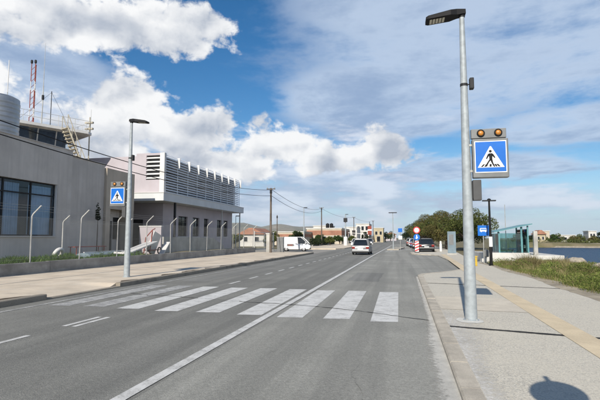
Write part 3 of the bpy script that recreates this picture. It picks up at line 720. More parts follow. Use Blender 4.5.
# ------------------------------------------------------------------ crossing lamp posts with sign boxes
def crossing_lamp(label, loc, lum, side):
    """lum: +1 head points to +x, -1 to -x; side: which side the sign box hangs on"""
    t = thing('street_lamp', label, 'street lamp', loc, 0, 'lamp posts at the crossing')
    H = 5.9
    MB().tube([(0, 0, 0), (0, 0, 0.5), (0, 0, 3.2), (0, 0, H)], [0.112, 0.108, 0.082, 0.048], 20).build('pole', 'galv', t, True)
    MB().lathe([(0.142, 0.0), (0.142, 0.012), (0.116, 0.02)], n=20).build('base_plate', 'galv', t, True)
    for q in range(4):
        MB().lathe([(.016, .012), (.016, .030), (.008, .034)], (.122 * math.cos(q * 1.57 + .78), .122 * math.sin(q * 1.57 + .78), 0), 6).build('bolt', 'galv_dull', t)
    MB().tube([(0, 0, H - 0.02), (0, 0, H + 0.10)], 0.060, 14).build('spigot', 'dark_metal', t, True)
    # flat LED head: a tapered shell, thin at the outer end
    s = lum
    def sec(x, y0, y1, zb, zt):
        return [(x, y0, zb), (x, y1, zb), (x, y1 - .02, zt), (x, y0 + .02, zt)]
    secs = [sec(-0.07 * s, -0.075, 0.075, H + .03, H + .125), sec(0.10 * s, -0.10, 0.10, H + .005, H + .13), sec(0.22 * s, -0.155, 0.155, H - .010, H + .10),
            sec(0.64 * s, -0.15, 0.15, H - .050, H + .025), sec(0.69 * s, -0.13, 0.13, H - .046, H + .004)]
    m = MB(); m.v = [p for q in secs for p in q]
    for i in range(len(secs) - 1):
        for k in range(4): m.f.append((i * 4 + k, i * 4 + (k + 1) % 4, i * 4 + 4 + (k + 1) % 4, i * 4 + 4 + k))
    e = (len(secs) - 1) * 4; m.f += [(0, 1, 2, 3), (e, e + 1, e + 2, e + 3)]
    head = m.build('lamp_head', 'black', t)
    for k in range(5):
        x = (0.33 + k * 0.06) * s; zb = H - 0.012 - (0.33 + k * 0.06 - 0.22) * 0.0955
        p = MB(); p.add([(x, -0.10, zb - .006), (x + 0.045 * s, -0.10, zb - .006 - .0048), (x + 0.045 * s, 0.10, zb - .006 - .0048), (x, 0.10, zb - .006)], [(0, 1, 2, 3)])
        p.v += [(a, b, c - .003) for a, b, c in p.v[:4]]; p.f += [(4, 5, 6, 7), (0, 1, 5, 4), (1, 2, 6, 5), (2, 3, 7, 6), (3, 0, 4, 7)]
        p.build('led_row', 'led', head)
    # radar sensor on a band
    MB().lathe([(0.072, 4.48), (0.072, 4.53)], n=16).build('clamp_band', 'dark_metal', t)
    q = MB(); q.tube([(0.06, -0.02, 4.505), (0.11, -0.03, 4.505)], 0.012, 8); q.bbox(0.095, 0.175, -0.10, 0.02, 4.40, 4.62, 0.015); q.build('motion_sensor', 'dark_metal', t)
    # internally framed sign box
    x0, x1 = (0.10, 0.735) if side > 0 else (-0.735, -0.10)
    yb, yf = 0.02, -0.13
    b = MB(); b.bbox(x0, x1, yf, yb, 2.66, 3.40, 0.015); box = b.build('sign_box', 'frame_grey', t)
    cx = (x0 + x1) / 2; fz = yf - 0.003
    MB().prism([(x0 + .035, 2.755), (x1 - .035, 2.755), (x1 - .035, 3.355), (x0 + .035, 3.355)], 'y', yf - .002, yf + .004).build('sign_border', 'sign_white', box)
    MB().prism([(x0 + .050, 2.770), (x1 - .050, 2.770), (x1 - .050, 3.340), (x0 + .050, 3.340)], 'y', yf - .005, yf).build('sign_panel', 'sign_blue', box)
    zc = 2.85
    MB().prism([(cx - .235, zc), (cx + .235, zc), (cx + .01, zc + .40), (cx - .01, zc + .40)], 'y', yf - .008, yf - .003).build('triangle', 'sign_white', box)
    man = MB(); y0, y1 = yf - .011, yf - .006
    man.disc((cx - 0.005, zc + .305), .026, 'y', y0, y1, 16)
    for poly in ([(-.035, .265), (.03, .268), (.028, .15), (-.026, .15)],                      # torso
                 [(-.03, .262), (-.052, .25), (-.088, .165), (-.068, .158), (-.02, .235)],       # arm
                 [(.024, .264), (.048, .248), (.082, .185), (.066, .172), (.018, .225)],         # arm
                 [(-.026, .152), (.006, .15), (-.040, .085), (-.072, .015), (-.098, .02), (-.07, .085)],   # rear leg
                 [(.000, .155), (.028, .15), (.040, .085), (.075, .012), (.050, .008), (.012, .08), (-.008, .13)]):   # front leg
        man.prism([(cx + a, zc + z) for a, z in poly], 'y', y0, y1)
    man.build('pedestrian_figure', 'black', box)
    for (a, w) in ((-.165, .034), (-.105, .03), (-.01, .036), (.10, .03), (.15, .034)):
        k = -a * 0.28
        MB().prism([(cx + a - w / 2, zc + .012), (cx + a + w / 2, zc + .012), (cx + a + w / 2 + k, zc + .062), (cx + a - w / 2 + k, zc + .062)], 'y', yf - .0105, yf - .0065).build('crossing_bar', 'black', box)
    # beacon bar
    bb = MB(); bb.bbox(x0 - .01, x1 - .02, -0.09, 0.01, 3.42, 3.60, 0.008); bar = bb.build('beacon_bar', 'frame_grey', t)
    for a in (-.155, .155):
        MB().torus((cx + a, -0.10, 3.515), 0.058, 0.016, 'y', 20, 8).build('beacon_hood', 'black', bar, True)
        l = MB(); 
        base = []
        for r, dy in ((.056, 0.0), (.045, -.022), (.025, -.034), (.004, -.038)):
            base.append([(cx + a + r * math.cos(2 * math.pi * k / 18), -0.095 + dy, 3.515 + r * math.sin(2 * math.pi * k / 18)) for k in range(18)])
        l.v = [p for q in base for p in q]
        for i in range(3):
            for k in range(18): l.f.append((i * 18 + k, i * 18 + (k + 1) % 18, i * 18 + 18 + (k + 1) % 18, i * 18 + 18 + k))
        l.f.append(tuple(54 + k for k in range(18)))
        l.build('beacon_lens', 'amber', bar, True)
    for z in (2.78, 3.28):
        MB().box(min(0.05 * side, x0 if side > 0 else x1), max(0.05 * side, x0 if side > 0 else x1), -0.06, -0.02, z, z + .04).build('bracket', 'galv_dull', t)
    c = MB(); c.bbox(0.10 * side if side > 0 else -0.25, 0.25 if side > 0 else -0.10, -0.07, 0.09, 2.24, 2.63, 0.012); cbx = c.build('control_box', 'dark_grey', t)
    MB().box(0.085 if side > 0 else -0.115, 0.115 if side > 0 else -0.085, -.05, .05, 2.28, 2.58).build('box_bracket', 'dark_metal', t)
    return t
crossing_lamp('tall grey lamp post with blue crossing sign, in front on the right pavement', (1.33, 9.05, PR), -1, 1)
crossing_lamp('lamp post with blue crossing sign on the left footway before the grey building', (-9.93, 15.3, PL), 1, -1)

# unseen round sign, assumed and added to cast the round shadow at lower right
t = thing('traffic_sign', 'unseen round sign added to cast the round shadow on the pavement at lower right', 'traffic sign', (1.12, 1.25, PR), R(8))
MB().tube([(0, 0, 0), (0, 0, 2.72)], 0.03, 12).build('post', 'galv_dull', t, True)
MB().disc((0, 2.38), 0.27, 'y', -0.045, -0.035, 36).build('sign_plate', 'sign_white', t)
MB().torus((0, -0.046, 2.38), 0.245, 0.012, 'y', 36, 6).build('sign_ring', 'sign_red', t, True)

# ------------------------------------------------------------------ low wall and wire fence on the left
w = thing('low_wall', 'low stained concrete wall along the left footway', 'wall', (-14.72, 16, 0))
for k in range(9):
    y0 = -6.6 + k * 5.86
    MB().bbox(-14.86, -14.60, y0 + .006, min(y0 + 5.854, 45.6), -0.1, 0.60 + 0.008 * math.sin(k * 2.0), 0.012).build('wall_panel', 'wall_concrete', w, world=True)
fx = -14.72
f = thing('wire_fence', 'chain link fence on cranked white posts above the low concrete wall', 'fence', (fx, 16, 0.6))
PY = [15.85 + 2.93 * k for k in range(-2, 11)]
for y in PY:
    a = random.uniform(-.015, .015)
    MB().tube([(fx, y, 0.58), (fx + a, y + a, 1.6), (fx + a, y + a * 2, 2.50), (fx + 0.06, y + a * 2, 2.60), (fx + 0.42, y + a * 2, 2.93)], 0.027, 10).build('post', 'rail_white', f, True, world=True)
for z, o in ((2.45, 0), (1.55, 0), (0.75, 0), (2.72, .19), (2.82, .29), (2.91, .39)):
    m = MB(); pts = []
    for a, b in zip(PY, PY[1:]):
        for q in range(4): pts.append((fx + o, a + (b - a) * q / 4, z - 0.02 * math.sin(math.pi * q / 4)))
    pts.append((fx + o, PY[-1], z)); m.tube(pts, 0.0032, 4, cap=False).build('wire_strand', 'galv_dull', f, world=True)
mesh = MB(); z0, z1 = 0.62, 2.45; hgt = z1 - z0; r_ = 0.0016; sp = 0.085
def strand(ya, za, yb, zb, dx):
    n = len(mesh.v)
    d = Vector((0, yb - ya, zb - za)).normalized(); nrm = Vector((0, -d.z, d.y))
    for (y, z) in ((ya, za), (yb, zb)):
        c = Vector((fx + dx, y, z))
        mesh.v += [tuple(c + nrm * r_), tuple(c + Vector((r_, 0, 0)) - nrm * r_ * .6), tuple(c - Vector((r_, 0, 0)) - nrm * r_ * .6)]
    mesh.f.extend([(n, n + 1, n + 4, n + 3), (n + 1, n + 2, n + 5, n + 4), (n + 2, n, n + 3, n + 5)])
y = PY[0] - hgt
while y < PY[-1]:
    for s_ in (1, -1):
        ya, yb, za, zb = y, y + hgt, (z0 if s_ > 0 else z1), (z1 if s_ > 0 else z0)
        if ya < PY[0]: k = (PY[0] - ya) / hgt; za = za + (zb - za) * k; ya = PY[0]
        if yb > PY[-1]: k = (PY[-1] - ya) / (yb - ya); zb = za + (zb - za) * k; yb = PY[-1]
        if yb - ya > 0.02: strand(ya, za, yb, zb, 0.002 * s_)
    y += sp
mo = mesh.build('wire_mesh', 'galv_dull', f, world=True, fix=False); mo['kind'] = 'stuff'
# short return of posts inside the yard
f2 = thing('wire_fence', 'lone cranked fence posts inside the yard before the grey facade', 'fence', (-18.2, 21.8, 0.42))
for (x, y) in ((-18.2, 21.8), (-17.2, 26.3)):
    MB().tube([(x, y, 0.35), (x, y, 2.45), (x + .05, y, 2.55), (x + .42, y, 2.85)], 0.034, 10).build('post', 'rail_white', f2, True, world=True)
MB().tube([(-18.2, 21.8, 2.45), (-17.2, 26.3, 2.45)], 0.006, 5).build('wire_strand', 'galv_dull', f2, world=True)

# gate at the end of the fence
gt = thing('yard_gate', 'pale steel framed mesh gate beyond the end of the fence', 'gate', (-14.9, 48, 0))
for y in (46.2, 53.8): MB().tube([(-14.9, y, 0), (-14.9, y, 2.35)], 0.06, 10).build('gate_post', 'rail_white', gt, world=True)
m = MB(); 
for z in (0.35, 1.25, 2.2): m.tube([(-14.9, 46.3, z), (-14.9, 53.7, z)], 0.035, 8)
for y in (46.3, 50.0, 53.7): m.tube([(-14.9, y, 0.35), (-14.9, y, 2.2)], 0.035, 8)
m.build('gate_frame', 'rail_white', gt, world=True)
m = MB()
for k in range(60): y = 46.4 + k * 0.123; m.tube([(-14.9, y, 0.36), (-14.9, y, 2.18)], 0.006, 4, cap=False)
m.build('gate_bars', 'galv_dull', gt, world=True)['kind'] = 'stuff'

# ------------------------------------------------------------------ utility poles and wires
def utility_pole(label, loc, h, arm=True, r=0.13):
    t = thing('utility_pole', label, 'utility pole', loc, 0, 'utility poles along the road')
    MB().tube([(0, 0, 0), (0, 0, h)], [r, r * .7], 12).build('pole', 'wood_pole', t, True)
    MB().bbox(-0.10, 0.10, -0.12, 0.12, h - 0.55, h - 0.18, 0.02).build('junction_box', 'dark_metal', t)
    if arm: 
        MB().bbox(-0.45, 0.45, -0.05, 0.05, h - 0.14, h - 0.05, 0.01).build('cross_arm', 'wood_pole', t)
        for x in (-.38, .38): MB().lathe([(0.025, 0), (0.045, .04), (.03, .08), (.045, .11), (.02, .14)], (x, 0, h - .05), 10).build('insulator', 'galv_dull', t, True)
    return t
utility_pole('dark wooden utility pole at the end of the fence near the white van', (-12.42, 43.8, 0.1), 6.55)
utility_pole('thin utility pole in front of the terracotta banded building', (-14.7, 89, 0.1), 7.6, r=0.14)
utility_pole('leaning utility pole just out of the frame on the left', (-13.3, -2.0, 0.1), 7.0)
def wire(label, a, b, sag, r=0.018):
    a, b = Vector(a), Vector(b); pts = []
    for i in range(25):
        u = i / 24; p = a.lerp(b, u); p.z -= sag * 4 * u * (1 - u); pts.append(p)
    tag(MB().tube(pts, r, 6).build('overhead_wire', 'black'), label, 'wire', 'overhead wires along the left side')
wire('upper black overhead wire crossing in front of the grey building', (-13.4, -2.0, 6.85), (-12.45, 43.75, 6.45), 1.32, 0.019)
wire('lower black overhead wire crossing in front of the grey building', (-13.25, -2.0, 6.15), (-12.42, 43.7, 5.85), 1.13, 0.019)
wire('overhead wire from the first pole to the far pole, upper', (-12.42, 43.85, 6.55), (-14.7, 89, 7.5), 0.9, 0.02)
wire('overhead wire from the first pole to the far pole, lower', (-12.42, 43.85, 5.9), (-14.7, 89, 7.0), 1.0, 0.02)
# grey cabinets and gate pier at the pole
t = thing('electrical_cabinet', 'tall grey electrical cabinet standing beside the wooden utility pole', 'cabinet', (-11.75, 45.2, 0.1))
MB().bbox(-0.32, 0.32, -0.2, 0.2, 0.0, 1.55, 0.015).build('case', 'frame_grey', t); MB().bbox(-0.30, -0.005, -0.212, -0.198, 0.10, 1.46, 0.004).build('door', 'frame_grey', t); MB().bbox(0.005, 0.30, -0.212, -0.198, 0.10, 1.46, 0.004).build('door', 'frame_grey', t)
MB().bbox(-0.36, 0.36, -0.24, 0.24, 1.55, 1.61, 0.01).build('rain_cap', 'galv_dull', t)
t = thing('gate_pier', 'pale concrete gate pier between the utility pole and the van', 'pier', (-13.4, 46.5, 0.0))
MB().bbox(-0.22, 0.22, -0.22, 0.22, 0.0, 2.0, 0.015).build('shaft', 'concrete', t); MB().bbox(-0.27, 0.27, -0.27, 0.27, 2.0, 2.1, 0.02).build('cap', 'white_wall', t)

# far lamp posts
def far_lamp(label, loc, h, double=False, mat='galv', r=0.07, group='lamp posts in the distance'):
    t = thing('street_lamp', label, 'street lamp', loc, 0, group)
    MB().tube([(0, 0, 0), (0, 0, h)], [r, r * .6], 10).build('pole', mat, t, True)
    for s in ((1, -1) if double else (1,)):
        MB().bbox(min(0, .55 * s), max(0, .55 * s), -.12, .12, h - .05, h + .06, .02).build('lamp_head', 'dark_metal', t)
    return t
far_lamp('pale lamp post above the white van', (-14.4, 70, 0.1), 6.3, r=0.10)
far_lamp('tall slim lamp post on the median island in the distance', (-0.5, 62, 0.0), 5.0, True, 'galv', 0.08)
far_lamp('lamp post behind the wooden pole at the corner of the louvred block', (-22.3, 60.5, 0.1), 4.6, r=0.06)
t = far_lamp('stout pale pole by the white shops beyond the silver car', (-9.8, 88, 0.1), 6.1, r=0.16)
MB().bbox(-0.35, 0.35, -.3, .3, 4.6, 5.4, .04).build('transformer', 'dark_metal', t)
MB().lathe([(0.40, 0), (0.40, 1.6), (.30, 1.75)], n=12).build('white_sleeve', 'white_paint', t)

# ------------------------------------------------------------------ grey office building on the left
bl = thing('office_building', 'plain grey rendered building with a wide curtained window, left edge', 'building', (-20, 15, 0.4))
def bp(name, mat, parent=bl, **k): return lambda *a: MB().box(*a).build(name, mat, parent, world=True, **k)
ZT = 7.08; wy1 = 23.38; wy0 = 8.6; wz0, wz1 = 1.70, 4.80
m = MB()      # street wall with its window opening
m.box(-20.4, -20.0, 2, 24.55, 0.2, wz0); m.box(-20.4, -20.0, 2, 24.55, wz1 + .001, ZT); m.box(-20.4, -20.0, 2, wy0, wz0 + .001, wz1); m.box(-20.4, -20.0, wy1, 24.55, wz0 + .001, wz1)
m.build('wall', 'render_grey', bl, world=True)
m = MB(); m.box(-34, -20.402, 24.05, 24.548, 0.2, ZT - .002); m.box(-34, -20.402, 2, 2.4, 0.2, ZT - .002); m.box(-34, -33.6, 2.4, 24.05, .2, ZT - .002); m.build('wall', 'render_grey', bl, world=True)
MB().box(-33.98, -20.42, 2.42, 24.03, ZT - 0.55, ZT - 0.35).build('roof', 'concrete', bl, world=True)
MB().box(-33.5, -20.5, 2.5, 24.0, 0.25, 0.45).build('floor', 'concrete', bl, world=True)
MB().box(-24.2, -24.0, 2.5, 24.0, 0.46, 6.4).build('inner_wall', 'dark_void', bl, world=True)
m = MB(); m.box(-20.44, -19.96, 1.96, 24.59, ZT + .002, ZT + .05); m.build('coping', 'render_grey', bl, world=True)
MB().box(-20.16, -20.03, wy1 - .06, wy1 - .002, wz0 + .022, wz1 - .003).build('bright_edge_strip', 'white_paint', bl, world=True)  # white strip added for the lit edge of the reveal, brightness put into its colour
MB().box(-20.36, -19.93, wy0, wy1, wz0 - .06, wz0 + .02).build('window_sill', 'render_grey', bl, world=True)
ny = 8; pw = (wy1 - wy0) / ny
for k in range(ny):
    ya = wy0 + k * pw; win = None
    m = MB(); t_ = .05; x0, x1 = -20.24, -20.17
    m.box(x0, x1, ya + .004, ya + t_, wz0 + .022, wz1 - .003); m.box(x0, x1, ya + pw - t_, ya + pw - .004, wz0 + .022, wz1 - .003)
    m.box(x0, x1, ya + t_, ya + pw - t_, wz0 + .022, wz0 + .09); m.box(x0, x1, ya + t_, ya + pw - t_, wz1 - .07, wz1 - .003); m.box(x0, x1, ya + t_, ya + pw - t_, 4.05, 4.12)
    win = m.build('window', 'dark_metal', bl, world=True)
    MB().add([(-20.206, ya + t_, wz0 + .09), (-20.206, ya + pw - t_, wz0 + .09), (-20.206, ya + pw - t_, 4.05), (-20.206, ya + t_, 4.05)], [(0, 1, 2, 3)]).build('pane', 'glass', win).parent = win
    MB().add([(-20.206, ya + t_, 4.12), (-20.206, ya + pw - t_, 4.12), (-20.206, ya + pw - t_, wz1 - .07), (-20.206, ya + t_, wz1 - .07)], [(0, 1, 2, 3)]).build('pane', 'glass', win)
    for o in KIDS(win): o.data.transform(bl.matrix_basis.inverted())
    # curtains hung in folds
    c = MB(); n = 40; frac = (0.97, 0.6, 0.97, 0.8, 0.55, 0.97, 0.72, 0.97)[k]
    for i in range(n + 1):
        y = ya + .05 + (pw - .1) * frac * i / n; x = -20.44 + 0.05 * math.sin(i * 1.25 + k) + 0.015 * math.sin(i * 0.53)
        c.v += [(x, y, wz0 + .05), (x * 1.0, y, 4.62)]
    c.f = [(2 * i, 2 * i + 1, 2 * i + 3, 2 * i + 2) for i in range(n)]
    c.build('curtain', 'curtain', bl, True, world=True, fix=False)
# set-back wing
wg = thing('office_wing', 'set-back grey wing beyond the corner of the wide-windowed building', 'building', (-21, 27, 0.4))
MB().box(-33.9, -20.85, 24.56, 28.95, 0.2, 6.95).build('wall', 'render_grey', wg, world=True)
MB().box(-20.87, -20.80, 24.57, 28.97, 6.952, 7.02).build('coping', 'render_grey', wg, world=True)
be = thing('annex_building', 'beige rendered annex with dark openings behind the left lamp post', 'building', (-20.7, 31, 0.4))
MB().box(-33.8, -20.65, 28.96, 32.5, 3.75, 6.72).build('wall', 'render_beige', be, world=True)
MB().box(-33.8, -21.6, 29.0, 32.45, 0.2, 3.748).build('inner_wall', 'render_grey', be, world=True)
for (y0, y1) in ((28.97, 29.5), (32.0, 32.49)): MB().box(-21.598, -20.66, y0, y1, 0.2, 3.748).build('pier', 'render_beige', be, world=True)
d = MB(); d.box(-21.6, -21.52, 29.9, 31.0, 0.45, 2.9); d.build('door', 'dark_metal', be, world=True)
d = MB(); d.box(-21.6, -21.54, 31.2, 31.9, 1.5, 3.2); d.build('window', 'car_glass', be, world=True)

# ------------------------------------------------------------------ rooftop control room, tank, aerials
ang = R(-30)
T = thing('control_room', 'glazed rooftop control room with overhanging flat roof behind the grey parapet', 'building', (-26.0, 33.85, 0.5), ang)
# local frame: +y runs along the glazed front towards the right-hand corner (y=0), +x outward to the street
MB().box(-7.0, -0.75, -10.0, -0.9, 5.8, 8.3).build('wall', 'render_grey', T)
MB().box(-0.95, -0.78, -9.6, -1.0, 8.302, 8.42).build('window_sill', 'white_paint', T)
gl = MB(); 
for k in range(6):
    y0 = -9.5 + k * 1.4
    w_ = MB().add([(-0.80, y0 + .04, 8.43), (-0.80, y0 + 1.36, 8.43), (-0.45, y0 + 1.36, 10.05), (-0.45, y0 + .04, 10.05), (-0.86, y0 + .04, 8.43), (-0.86, y0 + 1.36, 8.43), (-0.51, y0 + 1.36, 10.05), (-0.51, y0 + .04, 10.05)],
                  [(0, 1, 2, 3), (4, 5, 6, 7), (0, 1, 5, 4), (1, 2, 6, 5), (2, 3, 7, 6), (3, 0, 4, 7)]).build('window', 'glass', T)
    MB().tube([(-0.80, y0, 8.43), (-0.45, y0, 10.05)], 0.045, 6).build('mullion', 'rail_white', T)
for k in range(3):
    x0 = -6.4 + k * 1.85
    MB().add([(x0, -1.0, 8.43), (x0 + 1.8, -1.0, 8.43), (x0 + 1.8, -0.65, 10.05), (x0, -0.65, 10.05)], [(0, 1, 2, 3)]).build('window', 'glass', T)
MB().box(-6.5, -1.2, -9.4, -1.5, 8.31, 10.04).build('interior', 'dark_void', T)
rf = MB(); rf.prism([(-7.4, 0.25), (-7.4, -10.6), (0.25, -10.6), (0.25, -0.2), (-0.2, 0.25)], 'z', 10.06, 10.28); roof = rf.build('roof', 'white_paint', T)
MB().prism([(-7.2, 0.05), (-7.2, -10.4), (0.05, -10.4), (0.05, -0.3), (-0.3, 0.05)], 'z', 10.0, 10.058).build('soffit', 'concrete', T)
rl = MB(); corners = [(-7.2, 0.05), (0.0, 0.05), (0.0, -10.4)]
for (a, b) in ((Vector((-7.2, 0.05, 10.28)), Vector((0, 0.05, 10.28))), (Vector((0, 0.05, 10.28)), Vector((0, -10.4, 10.28)))):
    n = 8
    for i in range(n + 1): 
        p = a.lerp(b, i / n); rl.tube([p, p + Vector((0, 0, 0.95))], 0.02, 6)
    for z in (.5, .95): rl.tube([a + Vector((0, 0, z)), b + Vector((0, 0, z))], 0.018, 6)
rl.build('railing', 'rail_white', roof)
# outside steel stair running down from the roof edge
st = thing('roof_stair', 'cream steel stair with rails climbing to the control room roof', 'stair', (-24.6, 30.6, 7.0))
a = Vector((-24.6, 29.2, 10.05)); b = Vector((-23.2, 29.5, 6.6)); side = Vector((0.8, -0.35, 0)).normalized() * 0.42
for s in (-1, 1):
    MB().tube([a + side * s, b + side * s], 0.06, 6).build('stringer', 'stair_cream', st, world=True)
    MB().tube([a + side * s + Vector((0, 0, .9)), b + side * s + Vector((0, 0, .9))], 0.03, 6).build('handrail', 'stair_cream', st, world=True)
    for i in range(5):
        p = a.lerp(b, i / 4) + side * s; MB().tube([p, p + Vector((0, 0, .9))], 0.025, 6).build('baluster', 'stair_cream', st, world=True)
for i in range(13):
    p = a.lerp(b, (i + .5) / 13); q = Vector((0.30, 0.42, 0)).normalized() * 0.14
    MB().add([tuple(p - side - q), tuple(p + side - q), tuple(p + side + q), tuple(p - side + q)] + [tuple(v + Vector((0, 0, -.05))) for v in (p - side - q, p + side - q, p + side + q, p - side + q)],
             [(0, 1, 2, 3), (4, 5, 6, 7), (0, 1, 5, 4), (1, 2, 6, 5), (2, 3, 7, 6), (3, 0, 4, 7)]).build('tread', 'stair_cream', st, world=True)
tk = thing('water_tank', 'shiny ribbed steel cylinder tank on the grey roof, left edge', 'tank', (-23.85, 22.6, 7.0))
prof = [(0.0, 0), (1.12, 0.02), (1.15, .08)]
for k in range(10): prof += [(1.15, .10 + k * .29), (1.175, .17 + k * .29), (1.175, .26 + k * .29), (1.15, .33 + k * .29)]
prof += [(1.14, 3.15), (0.9, 3.28), (0.05, 3.36)]
MB().lathe(prof[1:], n=36).build('shell', 'silver_tank', tk, True)
MB().lathe([(0.25, 3.28), (0.25, 3.42), (0.2, 3.45)], n=16).build('lid', 'silver_tank', tk, True)
MB().tube([(-.9, -.75, .2), (-.9, -.75, 3.3)], .03, 8).build('pipe', 'galv_dull', tk)

# aerials on the control room roof
def px_ae(loc): return loc
am = thing('lattice_mast', 'red and white aerial mast on the control room roof', 'mast', (-29.2, 30.6, 10.7))
for (dx, dy) in ((0, 0), (.32, .05), (.16, .3)):
    for k in range(7):
        MB().tube([(dx, dy, k * .75), (dx, dy, (k + 1) * .75)], 0.03, 6).build('mast_section', 'rust_red' if k not in (1, 4) else 'white_paint', am)
m = MB()
for k in range(10):
    z = .2 + k * .5; m.tube([(0, 0, z), (.32, .05, z + .3)], .018, 5); m.tube([(.32, .05, z + .3), (.16, .3, z + .5)], .018, 5)
m.build('lattice', 'rust_red', am)
for (dx, dy) in ((0, 0), (.32, .05)): MB().lathe([(.05, 5.25), (.09, 5.3), (.09, 5.5), (.05, 5.55)], (dx, dy, 0), 10).build('warning_lamp', 'dark_metal', am)
wm = thing('whip_aerial', 'tallest thin whip aerial on the control room roof', 'aerial', (-28.7, 31.4, 10.7), 0, 'aerials on the roof')
MB().tube([(0, 0, 0), (0, 0, 3.6)], .04, 8).build('pole', 'galv_dull', wm); MB().tube([(0, 0, 3.6), (0, 0, 7.3)], [.028, .01], 6).build('whip', 'galv_dull', wm); MB().bbox(-.07, .07, -.07, .07, 2.4, 2.8, .01).build('coil_box', 'dark_metal', wm)
wm = thing('whip_aerial', 'short white rod aerial left of the red mast', 'aerial', (-29.9, 29.1, 10.7), 0, 'aerials on the roof')
MB().tube([(0, 0, 0), (0, 0, 2.4)], .03, 8).build('pole', 'galv_dull', wm); MB().tube([(0, 0, 2.4), (0, 0, 5.0)], .032, 6).build('whip', 'white_paint', wm)
wm = thing('whip_aerial', 'dark rod aerial right of the red mast with stay cables', 'aerial', (-28.4, 32.0, 10.7), 0, 'aerials on the roof')
MB().tube([(0, 0, 0), (0, 0, 3.3)], .03, 8).build('pole', 'dark_metal', wm)
for e in ((-1.5, -2.3), (1.3, 0.9)): MB().tube([(0, 0, 3.2), (e[0], e[1], 0)], .01, 4).build('stay_cable', 'dark_metal', wm)
rd = thing('radar_scanner', 'small white post with radar bars at the roof corner', 'radar', (-26.6, 34.6, 10.75))
MB().tube([(0, 0, -3.5), (0, 0, 1.6)], .05, 8).build('post', 'stair_cream', rd)
for z in (0.45, 1.0): MB().bbox(-.45, .35, -.1, .1, z, z + .17, .03).build('scanner_bar', 'stair_cream', rd)
MB().tube([(0.1, 0, 1.2), (0.1, 0, 2.3)], .015, 5).build('rod', 'galv_dull', rd)

# ------------------------------------------------------------------ louvred block
lb = thing('louvred_building', 'pink building with a long band of white louvres over a canopy', 'building', (-21, 45, 0.4))
X0, YA, YB, Z0, Z1 = -20.0, 36.0, 55.4, 5.55, 9.15
MB().box(-32, X0 - 1.0, YA + .32, YB, Z0 - .05, 8.98).build('wall', 'render_pink', lb, world=True)
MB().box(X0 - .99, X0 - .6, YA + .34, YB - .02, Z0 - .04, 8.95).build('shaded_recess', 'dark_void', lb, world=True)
# end wall with louvred opening
ow = (-21.75, -20.42, 6.75, 8.95)
m = MB(); m.box(-22.75, ow[0], YA - .02, YA + .3, Z0, Z1); m.box(ow[0], ow[1], YA - .02, YA + .3, Z0, ow[2]); m.box(ow[0], ow[1], YA - .02, YA + .3, ow[3], Z1); m.build('end_wall', 'render_pink', lb, world=True)
MB().box(-26, -22.752, YA + .5, YA + .8, Z0, 8.9).build('end_wall', 'render_pink', lb, world=True)
MB().box(ow[1], X0 + .02, YA - .03, YA + .31, Z0, Z1 + .005).build('corner_pilaster', 'white_paint', lb, world=True)
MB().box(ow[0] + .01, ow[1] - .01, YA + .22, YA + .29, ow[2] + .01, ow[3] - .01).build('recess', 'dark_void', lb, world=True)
def slat(name, x0, x1, y0, y1, z, t=0.035, rot=0, parent=lb, mat='slat', along='y'):
    m = MB()
    if along == 'y':   # blade tilted outwards, running along the street
        m.prism([(x0, z + .17), (x0 + .03, z + .185), (x1 + .012, z + .012), (x1 - .012, z)], 'y', y0, y1)
    else:
        m.prism([(y0, z), (y0 + .02, z - .012), (y1, z + .13), (y1 - .02, z + .145)], 'x', x0, x1)
    return m.build(name, mat, parent, world=True)
for k in range(6): slat('louvre_slat', ow[0] + .01, ow[1] - .01, YA - .05, YA + .10, ow[2] + .10 + k * .36, along='x', mat='white_paint')
NB = 9; bw = (YB - YA - .35) / NB; rows = 15; rh = (Z1 - Z0 - .27) / (rows - 1)
for b in range(NB):
    y0 = YA + .33 + b * bw
    for r in range(rows):
        slat('louvre_slat', X0 - .18, X0 + .02, y0 + .004, y0 + bw - .004, Z0 + .06 + r * rh, mat='slat')
for b in range(1, NB + 1):
    y = YA + .33 + b * bw
    MB().box(X0 + .016, X0 + .05, y - .028, y + .028, Z0 + .01, Z1 - 1.05).build('mullion', 'slat', lb, world=True)
    MB().box(X0 + .016, X0 + .26, y - .04, y + .04, Z1 - 1.048, Z1 - .09).build('fin', 'white_paint', lb, world=True)
# canopy
MB().box(-30, -19.55, 35.2, 55.9, 4.82, 5.50).build('canopy', 'fascia', lb, world=True)
MB().box(-30.05, -19.50, 35.15, 55.95, 5.502, 5.56).build('canopy_edge', 'white_paint', lb, world=True)
